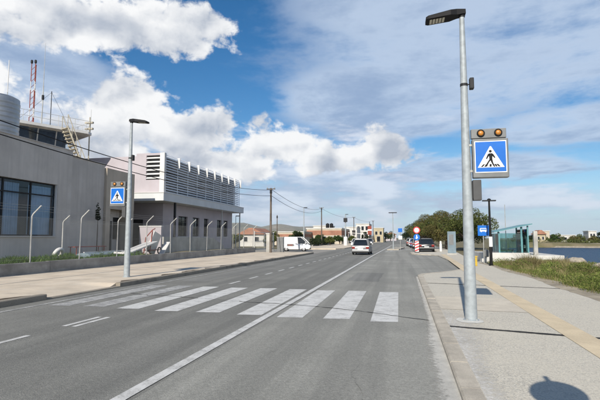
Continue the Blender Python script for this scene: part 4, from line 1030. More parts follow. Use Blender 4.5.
# ground floor
ops = [(40.6, 42.6), (43.8, 45.4), (46.6, 47.8), (50.3, 51.7), (52.4, 53.8)]
m = MB(); yy = 37.6
for (a_, b_) in ops: m.box(-21.2, -20.9, yy, a_, .3, 4.8); yy = b_
m.box(-21.2, -20.9, yy, 55.3, .3, 4.8)
for (a_, b_) in ops: m.box(-21.2, -20.9, a_, b_, .3, 1.75); m.box(-21.2, -20.9, a_, b_, 3.75, 4.8)
m.build('wall', 'render_pink', lb, world=True)
for (a_, b_) in ops:
    wn = MB(); wn.box(-21.12, -21.06, a_, b_, 1.75, 1.83); wn.box(-21.12, -21.06, a_, b_, 3.67, 3.75); wn.box(-21.12, -21.06, a_, a_ + .07, 1.83, 3.67); wn.box(-21.12, -21.06, b_ - .07, b_, 1.83, 3.67); wn.box(-21.12, -21.06, (a_ + b_) / 2 - .03, (a_ + b_) / 2 + .03, 1.83, 3.67)
    w_ = wn.build('window', 'dark_metal', lb, world=True)
    MB().box(-21.1, -21.09, a_ + .07, b_ - .07, 1.83, 3.67).build('pane', 'car_glass', w_)
    for o in KIDS(w_): o.data.transform(lb.matrix_basis.inverted())
    MB().box(-20.93, -20.86, a_ - .05, b_ + .05, 1.68, 1.748).build('sill', 'white_paint', lb, world=True)
MB().box(-31.9, -21.2, 37.602, 37.9, .3, 4.8).build('end_wall', 'render_pink', lb, world=True)
MB().box(-24.6, -22.9, 37.55, 37.60, .45, 3.3).build('door', 'dark_metal', lb, world=True)
MB().box(-31.9, -31.5, 38, 55.2, .3, 4.8).build('wall', 'render_pink', lb, world=True)
for (x, y) in ((-19.85, 49.2), (-19.85, 55.3), (-23.3, 35.6)): MB().tube([(x, y, .3), (x, y, 4.82)], .075, 10).build('column', 'rail_white', lb, True, world=True)
MB().box(-19.9, -19.75, 37.7, 37.9, .3, 4.8).build('column', 'dark_metal', lb, world=True)
# terrace parapet and ramp
pr = thing('ramp_wall', 'grey concrete ramp parapet sloping down before the louvred building', 'wall', (-18.6, 42, 0.4))
MB().prism([(33.5, .3), (46.6, .3), (46.6, .75), (43.6, 1.62), (33.5, 1.70)], 'x', -18.75, -18.5).build('parapet', 'concrete', pr, world=True)
wp = thing('screen_wall', 'short sunlit pinkish white wall standing behind the scrap heap', 'wall', (-18.2, 31.1, 0.4))
MB().box(-19.15, -17.35, 31.0, 31.2, .35, 2.45).build('panel', 'render_pink', wp, world=True)
MB().box(-19.19, -17.31, 30.96, 31.24, 2.452, 2.52).build('coping', 'white_paint', wp, world=True)

# ------------------------------------------------------------------ things lying in the yard
ty = thing('tyre', 'white painted tyre lying in the weeds behind the low wall', 'tyre', (-17.0, 20.1, 0.42))
MB().torus((0, 0, .36), .27, .10, 'x', 26, 10, Matrix.Rotation(R(25), 3, 'Y')).build('ring', 'white_paint', ty, True)
dg = thing('dinghy', 'upturned pale blue dinghy lying behind the low wall', 'boat', (-17.2, 24.3, 0.42), R(4))
m = MB(); n = 16
for i in range(n + 1):
    u = i / n; y = -2.3 + 4.6 * u; w_ = 0.45 * (1 - max(0, (u - .45) / .55) ** 2.2) + .02; h = .30 * (1 - .35 * max(0, (u - .6) / .4))
    for k in range(9):
        a_ = math.pi * k / 8; m.v.append((w_ * math.cos(a_), y, .05 + h * math.sin(a_) ** .6))
m.f = [(i * 9 + k, i * 9 + k + 1, i * 9 + 10 + k, i * 9 + 9 + k) for i in range(n) for k in range(8)] + [tuple(range(9))]
m.build('hull', 'fabric_blue', dg, True); MB().bbox(-.03, .03, -2.2, 1.9, .33, .40, .01).build('keel', 'white_paint', dg)
bn = thing('bench', 'low red metal bench behind the upturned dinghy', 'bench', (-19.0, 25.0, 0.42))
for k in range(3): MB().bbox(-.25 + k * .18, -.10 + k * .18, -1.5, 1.5, .62, .66, .008).build('slat', 'rust_red', bn)
for y in (-1.3, 1.3):
    for x in (-.2, .22): MB().tube([(x, y, 0), (x, y, .62)], .025, 6).build('leg', 'rust_red', bn)
def board(label, c, size, rot, mat='white_paint', name='board', cat='board'):
    t = thing(name, label, cat, c); 
    m = MB().bbox(-size[0] / 2, size[0] / 2, -size[1] / 2, size[1] / 2, -size[2] / 2, size[2] / 2, .02)
    m.xf(Matrix.Rotation(R(rot[2]), 4, 'Z') @ Matrix.Rotation(R(rot[1]), 4, 'Y') @ Matrix.Rotation(R(rot[0]), 4, 'X')); m.build('panel', mat, t); return t
board('long white board tilted up on the scrap heap in the yard', (-17.0, 27.3, .92), (.8, 3.6, .10), (13, 0, -4))
board('white panel standing upright on the scrap heap', (-17.0, 29.4, 1.25), (.12, 1.1, 1.5), (-16, 12, 0))
board('white slab lying flat at the foot of the scrap heap', (-16.4, 25.2, .62), (.9, 1.7, .12), (-5, 4, 10))
board('short white board leaning against the upright panel', (-16.6, 30.2, .85), (.4, 1.3, .10), (42, 0, 0))
rh_ = thing('handcart', 'red framed handcart with black wheels on the scrap heap', 'cart', (-16.9, 28.9, .42))
MB().tube([(0, -.2, .1), (0, 0, 1.2), (0, .1, 1.75), (0, .45, 1.85)], .035, 8).build('handle', 'rust_red', rh_, True); MB().tube([(-.45, -.2, .1), (-.45, 0, 1.2), (0, .1, 1.75)], .035, 8).build('handle', 'rust_red', rh_, True)
for x in (-.55, .12): MB().torus((x, .9, .28), .22, .05, 'x', 20, 8).build('wheel', 'rubber', rh_, True)
MB().bbox(-.5, .06, -.2, 1.1, .30, .36, .01).build('bed', 'rust_red', rh_)

# ------------------------------------------------------------------ plants
def leaves(mb, rnd, clumps, n, size):
    tot = sum(c[3] * c[4] * c[5] for c in clumps); 
    for c in clumps:
        k = int(n * c[3] * c[4] * c[5] / tot)
        for _ in range(k):
            while True:
                a, b, d = rnd.uniform(-1, 1), rnd.uniform(-1, 1), rnd.uniform(-1, 1); q = a * a + b * b + d * d
                if 0.05 < q < 1: break
            sc = (q ** -0.5) * (0.55 + 0.45 * rnd.random() ** 0.6); x, y, z = c[0] + a * sc * c[3], c[1] + b * sc * c[4], c[2] + d * sc * c[5]
            if z < 0.05: continue
            s_ = size * rnd.uniform(.6, 1.4); u = Vector((rnd.gauss(0, 1), rnd.gauss(0, 1), rnd.gauss(0, .7))).normalized()
            w = u.cross(Vector((rnd.gauss(0, 1), rnd.gauss(0, 1), rnd.gauss(0, 1)))).normalized() * s_ * .55; u = u * s_
            p = Vector((x, y, z)); i = len(mb.v)
            mb.v += [tuple(p - u), tuple(p + w), tuple(p + u), tuple(p - w)]; mb.f.append((i, i + 1, i + 2, i + 3))
    return mb
def tree(name, label, loc, h, rad, mat, n=3500, size=.13, seed=1, low=.25, group=None, nclump=16, cat='tree'):
    rnd = random.Random(seed); t = thing(name, label, cat, loc, 0, group); cl = []; tr = MB()
    tr.tube([(0, 0, -.1), (.05, .02, h * .25), (.12, -.05, h * .5)], [h * .035, h * .028, h * .016], 8)
    for k in range(nclump):
        a = k * 2.4 + rnd.uniform(-.4, .4); rr = rad * math.sqrt((k + .5) / nclump) * .78; z = h * (low + (0.80 - low) * (1 - (rr / rad) ** 2 * .75) * rnd.uniform(.35, 1.08))
        c = (rr * math.cos(a), rr * math.sin(a), z); r_ = rad * rnd.uniform(.26, .44)
        cl.append((*c, r_, r_, min(r_ * rnd.uniform(.6, .85), h - z)))
        tr.tube([(0.03, 0, h * .18), (c[0] * .5, c[1] * .5, h * .18 + (z - h * .18) * .6), c], [h * .014, h * .010, h * .004], 5)
    tr.build('trunk', 'bark', t, True); leaves(MB(), rnd, cl, n, size).build('crown', mat, t, fix=False)
    return t
R_T = [(8.7, 60, 6.4, 3.4, 'leaf_olive', 'dark olive evergreen tree directly behind the near lamp post, nearest of the row'),
       (6.9, 68, 6.3, 3.0, 'leaf_brown', 'brown green rounded tree behind the information totem'),
       (10.0, 66, 5.2, 2.5, 'leaf_olive', 'dark tree behind the bus stop sign'),
       (7.0, 80, 6.6, 3.3, 'leaf_olive', 'rounded olive tree behind the dark parked car'),
       (7.0, 94, 7.2, 3.6, 'leaf_brown', 'reddish brown tree above the dark parked car'),
       (6.6, 110, 7.4, 3.7, 'leaf_brown', 'brown tree behind the round traffic sign'),
       (6.2, 128, 7.8, 3.8, 'leaf_olive', 'tree left of the round traffic sign'),
       (6.0, 150, 7.6, 3.8, 'leaf_dark', 'small looking dark tree at the far end of the parked cars')]
for i, (x, y, h, r_, mt, lab) in enumerate(R_T):
    tree('evergreen_tree', lab, (x, y, 0.05), h, r_, mt, 14000 if y < 100 else 8000, .085 if y < 100 else .12, 20 + i, .12, 'trees along the right side', 18)

# grass on the verge
def grass_field(name, n, mat, fn, seed):
    rnd = random.Random(seed); m = MB()
    while n > 0:
        n -= 1
        x = rnd.uniform(5.1, 10.2); y = rnd.uniform(1, 31.2); k = fn(x, y, rnd)
        if k <= 0: continue
        z = ground_h(x, y); a = rnd.uniform(0, 6.283); hh = k * rnd.uniform(.6, 1.3); w = rnd.uniform(.006, .013)
        lx, ly = rnd.gauss(0, .35) * hh, rnd.gauss(0, .35) * hh; ca, sa = math.cos(a) * w, math.sin(a) * w; i = len(m.v)
        m.v += [(x - ca, y - sa, z - .02), (x + ca, y + sa, z - .02), (x + lx * .35 + ca * .7, y + ly * .35 + sa * .7, z + hh * .6), (x + lx * .35 - ca * .7, y + ly * .35 - sa * .7, z + hh * .6), (x + lx, y + ly, z + hh)]
        m.f += [(i, i + 1, i + 2, i + 3), (i + 3, i + 2, i + 4)]
    return m.build(name, mat, fix=False)
BUSH = [(8.9, 19.2, .9, .5), (7.4, 21.4, .9, .5), (6.4, 19.8, .6, .36), (9.4, 23.2, .8, .55), (5.9, 26.8, .5, .4), (6.0, 23.0, .7, .4), (7.6, 29.0, 1.0, .6), (6.6, 16.5, .6, .3), (8.3, 17.5, .8, .36), (9.2, 28.8, .9, .5), (6.9, 26.5, 1.2, .75), (8.4, 27.5, 1.2, .5), (7.8, 23.5, 1.1, .5), (9.0, 21.0, 1.0, .4), (6.3, 29.3, .8, .45), (9.3, 25.5, .9, .45), (7.2, 19.0, .8, .34)]
def patchy(x, y): return 0.5 + 0.5 * math.sin(x * 1.7 + math.sin(y * .8) * 2) * math.sin(y * 1.3 + x * .6)
def g_green(x, y, r):
    p = patchy(x, y)
    if r.random() > .30 + .7 * p: return 0
    e = min(1, (x - 5.1) / .5); bare = math.exp(-((x - 5.5) / .6) ** 2 - ((y - 12.5) / 2.2) ** 2) + math.exp(-((x - 6.6) / .7) ** 2 - ((y - 12.8) / 1.2) ** 2)
    if r.random() < bare or r.random() > e * 1.1: return 0
    return (.10 + .13 * p) * (0.6 + .5 * e)
def g_dry(x, y, r):
    k = max(max(0, 1 - ((x - a) ** 2 + (y - b) ** 2) / (c * c)) * d for a, b, c, d in BUSH)
    if k > .04: return k * r.uniform(.5, 1.15) if r.random() < .85 else 0
    if r.random() > .16 * (1.1 - patchy(x + 2, y)): return 0
    return .24 if r.random() > math.exp(-((y - 12.5) / 2.0) ** 2) * .8 else 0
tag(grass_field('grass', 145000, 'grass_green', g_green, 5), 'short green grass on the seaside verge', 'grass', kind='stuff')
tag(grass_field('dry_grass', 110000, 'grass_dry', g_dry, 6), 'dry straw coloured grass clumps on the seaside verge', 'grass', kind='stuff')
rnd = random.Random(15); m = MB(); cl = []
for k in range(85):
    x, y = rnd.uniform(5.5, 9.9), rnd.uniform(13.8, 30.6); r_ = rnd.uniform(.14, .55); cl.append((x, y, ground_h(x, y) + r_ * .45, r_, r_, r_ * .55))
tag(leaves(m, rnd, cl, 20000, .032).build('leafy_weeds', 'grass_green', fix=False), 'low leafy weeds among the verge grass', 'weeds', kind='stuff')
# weeds behind the low wall
rnd = random.Random(9); m = MB()
for _ in range(16000):
    x = rnd.uniform(-17.5, -14.95); y = rnd.uniform(11, 25.5); 
    d = patchy(x * 1.3, y * 1.1)
    if rnd.random() > (.25 + .75 * d) * (1 if y < 20 else max(0.1, (26 - y) / 6)): continue
    hh = (.14 + .30 * d) * rnd.uniform(.5, 1.2); a = rnd.uniform(0, 6.28); w = rnd.uniform(.012, .03); ca, sa = math.cos(a) * w, math.sin(a) * w; lx, ly = rnd.gauss(0, .14), rnd.gauss(0, .14); i = len(m.v)
    m.v += [(x - ca * .3, y - sa * .3, .40), (x + ca + lx * .5, y + sa + ly * .5, .42 + hh * .6), (x + lx, y + ly, .42 + hh), (x - ca + lx * .5, y - sa + ly * .5, .42 + hh * .55)]; m.f.append((i, i + 1, i + 2, i + 3))
tag(m.build('weeds', 'weed', fix=False), 'green weeds growing along the top of the low wall', 'weeds', kind='stuff')
sb = thing('shrub', 'slim dark conifer standing against the set-back grey wall', 'shrub', (-20.3, 27.6, .42))
MB().tube([(0, 0, 0), (.02, 0, 1.6), (0, .02, 3.3)], [.04, .03, .012], 7).build('trunk', 'bark', sb)
leaves(MB(), random.Random(77), [(0.05 * math.sin(k * 2), .05 * math.cos(k * 3), 2.55 + k * .16, .20 - .022 * k, .20 - .022 * k, .14) for k in range(7)], 700, .04).build('crown', 'leaf_dark', sb, fix=False)

# boulders at the water's edge
def rock(label, loc, s, seed):
    rnd = random.Random(seed); bm = bmesh.new(); bmesh.ops.create_icosphere(bm, subdivisions=3, radius=1)
    dirs = [(Vector((rnd.gauss(0, 1), rnd.gauss(0, 1), rnd.gauss(0, 1))).normalized(), rnd.uniform(.55, .85)) for _ in range(9)]
    for v in bm.verts:
        for d, k in dirs:
            t = v.co.dot(d)
            if t > k: v.co -= d * (t - k) * .9
        v.co += v.co.normalized() * (.05 * math.sin(v.co.x * 9 + v.co.y * 7 + v.co.z * 8 + seed) + .035 * math.sin(v.co.x * 21 - v.co.y * 17 + v.co.z * 19) + rnd.uniform(-.015, .015))
        v.co = Vector((v.co.x * s[0], v.co.y * s[1], v.co.z * s[2]))
    me = bpy.data.meshes.new('boulder'); bm.to_mesh(me); bm.free(); me.materials.append(M_['stone_rock'])
    o = bpy.data.objects.new('boulder', me); COL.objects.link(o); o.location = loc; o.rotation_euler = (0, 0, rnd.uniform(0, 6))
    tag(o, label, 'boulder', 'boulders along the shore')
rock('big pale boulder at the right edge of the picture above the grass', (9.75, 24.4, .04), (.6, .5, .42), 1)
rock('pale pointed boulder just right of the white slab corner', (10.3, 29.6, -.02), (.65, .5, .5), 2)
rock('low flat boulder between the pointed one and the big one', (10.1, 26.9, -.08), (.8, .5, .33), 3)
rock('boulder half hidden in grass left of the big right one', (10.3, 25.6, -.08), (.6, .6, .3), 4)
rock('grey boulder behind the big right one', (10.5, 23.0, -.15), (.6, .5, .4), 6)
rock('small pale boulder between the slab corner and the pointed one', (10.6, 30.6, -.1), (.35, .4, .35), 7)
rock('boulder nearest the water below the white slab', (11.5, 31.5, -.5), (.7, .6, .5), 5)
for k, (x, y) in enumerate(((5.75, 13.6), (6.5, 12.7), (5.5, 12.0), (6.9, 14.1), (5.9, 11.3))):
    rock(('small white stone lying on the sandy verge nearest the pavement joint', 'small stone in the bare sand furthest right', 'small stone at the pavement edge', 'small stone among the grass behind the bare sand', 'small stone nearest the camera on the verge')[k], (x, y, ground_h(x, y) + .03), (.09 + .02 * (k % 2), .07, .055), 30 + k)

# ------------------------------------------------------------------ white wall, slab, bus shelter
ww = thing('white_wall', 'white painted low wall in front of the glass shelter', 'wall', (6.6, 31, 0))
MB().bbox(5.25, 8.15, 30.95, 31.2, -.3, .66, .015).build('panel', 'white_wall', ww, world=True)
MB().bbox(5.25, 5.5, 31.21, 38.5, -.3, .655, .015).build('panel', 'white_wall', ww, world=True)
tag(MB().bbox(5.55, 10.25, 31.25, 39.5, -1.4, .50, .02).build('concrete_slab', 'white_wall'), 'pale concrete platform edge running to the sea behind the grass', 'platform')
sh = thing('bus_shelter', 'teal framed glass shelter with a sloping roof behind the white wall', 'shelter', (7.5, 34, .33))
sx0, sx1, sy0, sy1 = 6.75, 8.55, 32.7, 35.6
for (x, y, z) in ((sx0, sy0, 1.98), (sx1, sy0, 2.42), (sx0, sy1, 1.98), (sx1, sy1, 2.42), (8.15, sy0, 2.35), (7.3, sy1, 2.1), (8.40, sy0 + .9, 2.35)):
    MB().box(x - .045, x + .045, y - .045, y + .045, .33, z).build('post', 'teal', sh, world=True)
MB().prism([(sx0 - .35, 1.97), (sx1 + .25, 2.50), (sx1 + .25, 2.56), (sx0 - .35, 2.03)], 'y', sy0 - .25, sy1 + .2).build('roof', 'teal', sh, world=True)
for (a_, b_) in ((sx0 + .05, 7.28), (7.34, 8.10)): MB().box(a_, b_, sy0 - .006, sy0 + .006, .48, 1.9).build('glass_panel', 'shelter_glass', sh, world=True)
for (a_, b_) in ((sx0 + .05, 7.25), (7.35, sx1 - .05)): MB().box(a_, b_, sy1 - .006, sy1 + .006, .48, 1.95).build('glass_panel', 'shelter_glass', sh, world=True)
for y in (sy0, (sy0 + sy1) / 2): MB().box(sx0 - .006, sx0 + .006, y + .05, y + (sy1 - sy0) / 2 - .05, .48, 1.9).build('glass_panel', 'shelter_glass', sh, world=True)
MB().box(sx1 - .006, sx1 + .006, sy0 + .05, sy1 - .05, .48, 2.2).build('glass_panel', 'shelter_glass', sh, world=True)
MB().bbox(6.8, 8.3, sy1 - .6, sy1 - .2, .75, .80, .01).build('bench_seat', 'frame_grey', sh, world=True)
for x in (6.95, 8.15): MB().box(x - .04, x + .04, sy1 - .5, sy1 - .3, .33, .75).build('bench_leg', 'frame_grey', sh, world=True)
tag(MB().bbox(8.72, 8.96, 32.0, 32.25, .30, 2.05, .02).build('pillar', 'concrete'), 'pale slim pillar at the seaward corner of the glass shelter', 'pillar')
tag(MB().tube([(7.95, 36.2, .3), (7.95, 36.2, 4.1)], [.035, .02], 8).build('flagpole', 'galv_dull'), 'thin pale pole rising behind the glass shelter', 'pole')

# black street lamp, bus stop sign, bin, yellow box, totem
t = thing('street_lamp', 'black double headed lamp post at the edge of the grass', 'street lamp', (5.08, 26.8, PR))
MB().tube([(0, 0, 0), (0, 0, 1.0), (0, 0, 3.6)], [.085, .075, .05], 14).build('pole', 'black', t, True)
MB().lathe([(.14, 0), (.14, .02), (.09, .05)], n=14).build('base_plate', 'black', t)
for s in (-1, 1): MB().bbox(min(0, .36 * s), max(0, .36 * s), -.09, .09, 3.58, 3.65, .02).build('lamp_head', 'dark_metal', t)
MB().lathe([(.05, 3.6), (.10, 3.64), (.10, 3.70), (.03, 3.74)], n=12).build('cap', 'black', t, True)
p = MB(); p.add([(-.085, -.075, 1.05), (.085, -.075, 1.05), (.085, -.08, 1.6), (-.085, -.08, 1.6)], [(0, 1, 2, 3)]); p.v += [(a, b - .004, c) for a, b, c in p.v]; p.f.append((4, 5, 6, 7)); p.build('notice', 'sign_white', t)
t = thing('bus_stop_sign', 'blue square bus stop sign on a thin grey pole', 'sign', (5.05, 28.7, PR))
MB().tube([(0, 0, 0), (0, 0, 2.36)], .028, 10).build('pole', 'galv_dull', t, True)
pl = MB().bbox(-.31, .33, -.045, -.03, 1.66, 2.28, .004).build('plate', 'sign_blue', t)
m = MB(); m.prism([(-.19, 1.92), (.21, 1.92), (.21, 2.08), (.17, 2.12), (-.15, 2.12), (-.19, 2.08)], 'y', -.050, -.044); m.build('bus_symbol', 'sign_white', pl)
for x in (-.11, .13): MB().disc((x, 1.915), .035, 'y', -.052, -.046, 14).build('bus_symbol_wheel', 'sign_white', pl)
MB().prism([(-.15, 2.02), (.17, 2.02), (.17, 2.085), (-.15, 2.085)], 'y', -.053, -.0495).build('bus_symbol_window', 'sign_blue', pl)
t = thing('litter_bin', 'small grey litter bin behind the bus stop pole', 'bin', (5.3, 29.4, PR))
MB().tube([(0, 0, 0), (0, 0, .9)], .025, 8).build('post', 'galv_dull', t); MB().lathe([(.13, .38), (.17, .42), (.18, .78), (.15, .80)], n=16).build('bucket', 'frame_grey', t, True)
t = thing('grit_box', 'yellow plastic box standing behind the near lamp post', 'box', (4.12, 26.4, PR))
MB().bbox(-.14, .15, -.15, .15, 0, .48, .03).build('body', 'yellow', t); MB().bbox(-.165, .175, -.175, .175, .482, .55, .03).build('lid', 'yellow', t)
t = thing('information_totem', 'silver blue information totem on the far right pavement', 'totem', (4.85, 43.0, PR), R(-6))
MB().bbox(-.42, .42, -.12, .12, 0, .16, .02).build('plinth', 'concrete', t); MB().bbox(-.36, .36, -.09, .09, .162, 2.12, .02).build('body', 'fabric_blue', t)
MB().bbox(-.27, .20, -.100, -.088, .45, 2.0, .004).build('panel', 'fabric_blue', t); MB().bbox(-.23, .16, -.106, -.098, .9, 1.85, .003).build('map_sheet', 'frame_grey', t)
# road divider sign on the nose of the pavement
t = thing('traffic_sign', 'round red ringed sign over a blue disc and striped marker post', 'traffic sign', (2.05, 49.4, PR))
MB().tube([(0, 0.06, 0), (0, 0.06, 2.75)], .035, 10).build('post', 'galv_dull', t, True)
MB().disc((0, 2.36), .36, 'y', 0, .02, 32).build('red_disc', 'sign_red', t); MB().disc((0, 2.36), .25, 'y', -.006, -.001, 32).build('white_centre', 'sign_white', t)
MB().disc((0, 1.62), .33, 'y', 0, .02, 32).build('blue_disc', 'sign_blue', t)
MB().prism([(-.05, 1.82), (.03, 1.86), (.06, 1.62), (.14, 1.66), (.02, 1.42), (-.16, 1.52), (-.06, 1.57)], 'y', -.006, -.001).build('arrow', 'sign_white', t)
MB().bbox(-.20, .20, .0, .10, .08, 1.24, .01).build('marker_panel', 'sign_white', t)
for k in range(4):
    z = .10 + k * .30; MB().prism([(-.195, z), (.195, z + .16 if z + .16 < 1.2 else 1.2), (.195, min(1.22, z + .31)), (-.195, min(1.22, z + .15))], 'y', -.006, -.002).build('stripe', 'sign_red', t)
MB().bbox(-.26, .26, -.1, .2, 0, .08, .02).build('foot', 'black', t)
t = thing('bollard', 'white rounded bollard beside the dark parked car', 'bollard', (4.75, 52.6, PR))
MB().lathe([(.14, 0), (.14, .85), (.10, .95), (.13, 1.02), (.11, 1.14), (.03, 1.2)], n=16).build('shaft', 'white_paint', t, True); MB().lathe([(.18, 0), (.18, .06)], n=16).build('foot', 'concrete', t)
# blue keep-left sign on the median
t = thing('traffic_sign', 'blue square sign on a pole at the distant median island', 'traffic sign', (0.45, 64, 0))
MB().tube([(0, 0, 0), (0, 0, 2.9)], .04, 8).build('post', 'galv_dull', t); MB().bbox(-.28, .28, -.06, -.04, 2.4, 2.95, .01).build('plate', 'sign_blue', t); MB().bbox(-.25, .25, -.06, -.04, 1.4, 1.9, .01).build('lower_plate', 'sign_white', t)
mi = MB().prism([(-1.3, 60.6), (0.2, 61.2), (1.2, 74), (0.6, 76), (-0.4, 72)], 'z', -.05, .12); tag(mi.build('median_island', 'kerb'), kind='structure')

# ------------------------------------------------------------------ vehicles
def car(label, loc, rz, paint, L=4.05, W=1.72, H=1.50, van=False, group=None, name='parked_car', cat='car', front_dark=False):
    t = thing(name, label, cat, loc, rz, group); hl, hw = L / 2, W / 2
    belt = H * .60 if not van else H * .52
    hood = belt - .02
    if van: st = [(-hl, .90, .30, belt), (-hl + .12, .98, .22, belt + .01), (-hl * .3, 1.0, .20, belt + .01), (hl * .5, 1.0, .20, belt), (hl - .25, .98, .22, belt - .06), (hl, .90, .30, belt - .22)]
    else: st = [(-hl, .88, .34, belt - .16), (-hl + .10, .96, .26, belt - .01), (-hl + .5, 1.0, .20, belt + .02), (-.1, 1.0, .20, belt), (hl - 1.15, 1.0, .20, hood - .01), (hl - .45, .97, .22, hood - .12), (hl - .1, .90, .26, hood - .24), (hl, .80, .34, hood - .36)]
    m = MB()
    for (y, k, zb, zt) in st:
        w_ = hw * k; half = [(w_ * .80, zb), (w_ * .95, zb + .06), (w_, zb + (zt - zb) * .45), (w_ * .985, zb + (zt - zb) * .80), (w_ * .90, zt)]
        m.v += [(x, y, z) for x, z in half] + [(-x, y, z) for x, z in half[::-1]]
    for i in range(len(st) - 1):
        for k in range(10): m.f.append((i * 10 + k, i * 10 + (k + 1) % 10, i * 10 + 10 + (k + 1) % 10, i * 10 + 10 + k))
    m.f += [tuple(range(10)), tuple((len(st) - 1) * 10 + k for k in range(10))]
    body = m.build('body', paint, t, True)
    if van: rings = [(belt, -hl + .02, hl - .12, hw * .93), (belt + (H - belt) * .55, -hl + .08, hl - .55, hw * .88), (H - .06, -hl + .14, hl - .95, hw * .80)]
    else: rings = [(belt - .02, -hl + .14, hl - 1.0, hw * .90), (belt + (H - belt) * .5, -hl + .30, hl - 1.45, hw * .83), (H - .05, -hl + .52, hl - 1.95, hw * .70)]
    g_ = MB()
    for (z, ya, yb, w_) in rings: g_.v += [(-w_ * .92, ya, z), (w_ * .92, ya, z), (w_, ya + .18, z), (w_, yb - .18, z), (w_ * .9, yb, z), (-w_ * .9, yb, z), (-w_, yb - .18, z), (-w_, ya + .18, z)]
    for i in range(2):
        for k in range(8): g_.f.append((i * 8 + k, i * 8 + (k + 1) % 8, i * 8 + 8 + (k + 1) % 8, i * 8 + 8 + k))
    g_.f.append(tuple(16 + k for k in range(8)))
    g_.build('window_glass', 'car_glass', t)
    z, ya, yb, w_ = rings[2]
    r_ = MB(); ring = [(-w_ * .92, ya), (w_ * .92, ya), (w_, ya + .18), (w_, yb - .18), (w_ * .9, yb), (-w_ * .9, yb), (-w_, yb - .18), (-w_, ya + .18)]
    r_.v = [(x * 1.03, y, z - .012) for x, y in ring] + [(x * .98, y * .99, z + .03) for x, y in ring] + [(x * .7, y * .8, z + .055) for x, y in ring]
    for i in range(2):
        for k in range(8): r_.f.append((i * 8 + k, i * 8 + (k + 1) % 8, i * 8 + 8 + (k + 1) % 8, i * 8 + 8 + k))
    r_.f.append(tuple(16 + k for k in range(8))); r_.build('roof', paint, t, True)
    for s in (-1, 1):
        for idx, rr in ((0, .045), (7, .04), (4, .03), (3, .03)):
            pts = []
            for (z, ya, yb, w_) in rings:
                ring = [(-w_ * .92, ya), (w_ * .92, ya), (w_, ya + .18), (w_, yb - .18), (w_ * .9, yb), (-w_ * .9, yb), (-w_, yb - .18), (-w_, ya + .18)]
                x, y = ring[idx if idx != 4 else 4]; pts.append((abs(x) * s, y, z))
            MB().tube(pts, rr, 6).build('pillar', paint, t)
        mid = [((w_ + .003) * s, (ya + yb) / 2 - .1, z) for (z, ya, yb, w_) in rings]; MB().tube(mid, .035, 6).build('pillar', paint, t)
        if van and paint == 'paint_white':   # closed panel sides
            q = MB(); z0_, z1_, z2_ = rings; 
            q.add([((z0_[3] + .012) * s, z0_[1] + .2, z0_[0] - .02), ((z0_[3] + .012) * s, .35, z0_[0] - .02), ((z1_[3] + .012) * s, .30, z1_[0]), ((z2_[3] + .012) * s, .25, z2_[0]), ((z2_[3] + .012) * s, z2_[1] + .2, z2_[0]), ((z1_[3] + .012) * s, z1_[1] + .2, z1_[0])], [(0, 1, 2, 5), (5, 2, 3, 4)])
            q.build('side_panel', paint, t)
        MB().bbox(min((hw + .02) * s, (hw + .17) * s), max((hw + .02) * s, (hw + .17) * s), hl - 1.45 if not van else hl - .62, hl - 1.32 if not van else hl - .50, belt + .02, belt + .15, .02).build('wing_mirror', paint, t)
        # tail and head lamps
        zl = belt - .20
        MB().bbox(min(hw * .60 * s, hw * .93 * s), max(hw * .60 * s, hw * .93 * s), -hl - .012, -hl + .12, zl - .12, zl + .12, .02).build('tail_light', 'tail_red', t)
        MB().bbox(min(hw * .45 * s, hw * .80 * s), max(hw * .45 * s, hw * .80 * s), hl - .14, hl + .012, hood - .42 if not van else belt - .45, hood - .28 if not van else belt - .27, .02).build('headlight', 'lamp_clear', t)
    MB().bbox(-hw * .93, hw * .93, -hl - .05, -hl + .14, .30, .50, .04).build('rear_bumper', paint if not van else 'dark_metal', t)
    MB().bbox(-hw * .80, hw * .80, -hl - .02, -hl + .15, .17, .30, .03).build('rear_valance', 'rubber', t)
    MB().bbox(-hw * .88, hw * .88, hl - .16, hl + .05, .26, .46, .04).build('front_bumper', paint if not van else 'dark_metal', t)
    MB().bbox(-.26, .26, -hl - .065, -hl - .045, .53 if not van else .36, .64 if not van else .47, .003).build('number_plate', 'sign_white', t)
    MB().bbox(-.26, .26, hl + .045, hl + .06, .36, .47, .003).build('number_plate', 'sign_white', t)
    wr = .30 if not van else .29
    for y in (-hl + .72, hl - .78):
        for s in (-1, 1):
            x = (hw - .10) * s
            wh = MB().torus((x, y, wr), wr - .085, .085, 'x', 24, 10); ty_ = wh.build('wheel', 'rubber', t, True)
            d_ = MB(); n = 18; d_.v = [(x + .07 * s, y + (wr - .11) * math.cos(2 * math.pi * k / n), wr + (wr - .11) * math.sin(2 * math.pi * k / n)) for k in range(n)] + [(x - .05 * s, y + (wr - .11) * math.cos(2 * math.pi * k / n), wr + (wr - .11) * math.sin(2 * math.pi * k / n)) for k in range(n)]
            d_.f = [tuple(range(n)), tuple(range(n, 2 * n))] + [(k, (k + 1) % n, (k + 1) % n + n, k + n) for k in range(n)]; d_.build('rim', 'rim', ty_)
    MB().box(-hw * .78, hw * .78, -hl + .3, hl - .3, .16, .24).build('underbody', 'rubber', t)
    return t
car('silver hatchback driving away on the road beyond the crossing', (-3.36, 45.0, 0), R(-1), 'paint_silver', name='hatchback_car')
car('dark hatchback parked behind the striped marker sign on the right', (3.35, 55.9, 0), R(-1), 'paint_dark', L=4.2, W=1.82, H=1.55)
van = car('white panel van waiting in the side entrance on the left', (-12.05, 53.6, 0), R(-82), 'paint_white', L=3.6, W=1.56, H=1.75, van=True, name='van', cat='van')
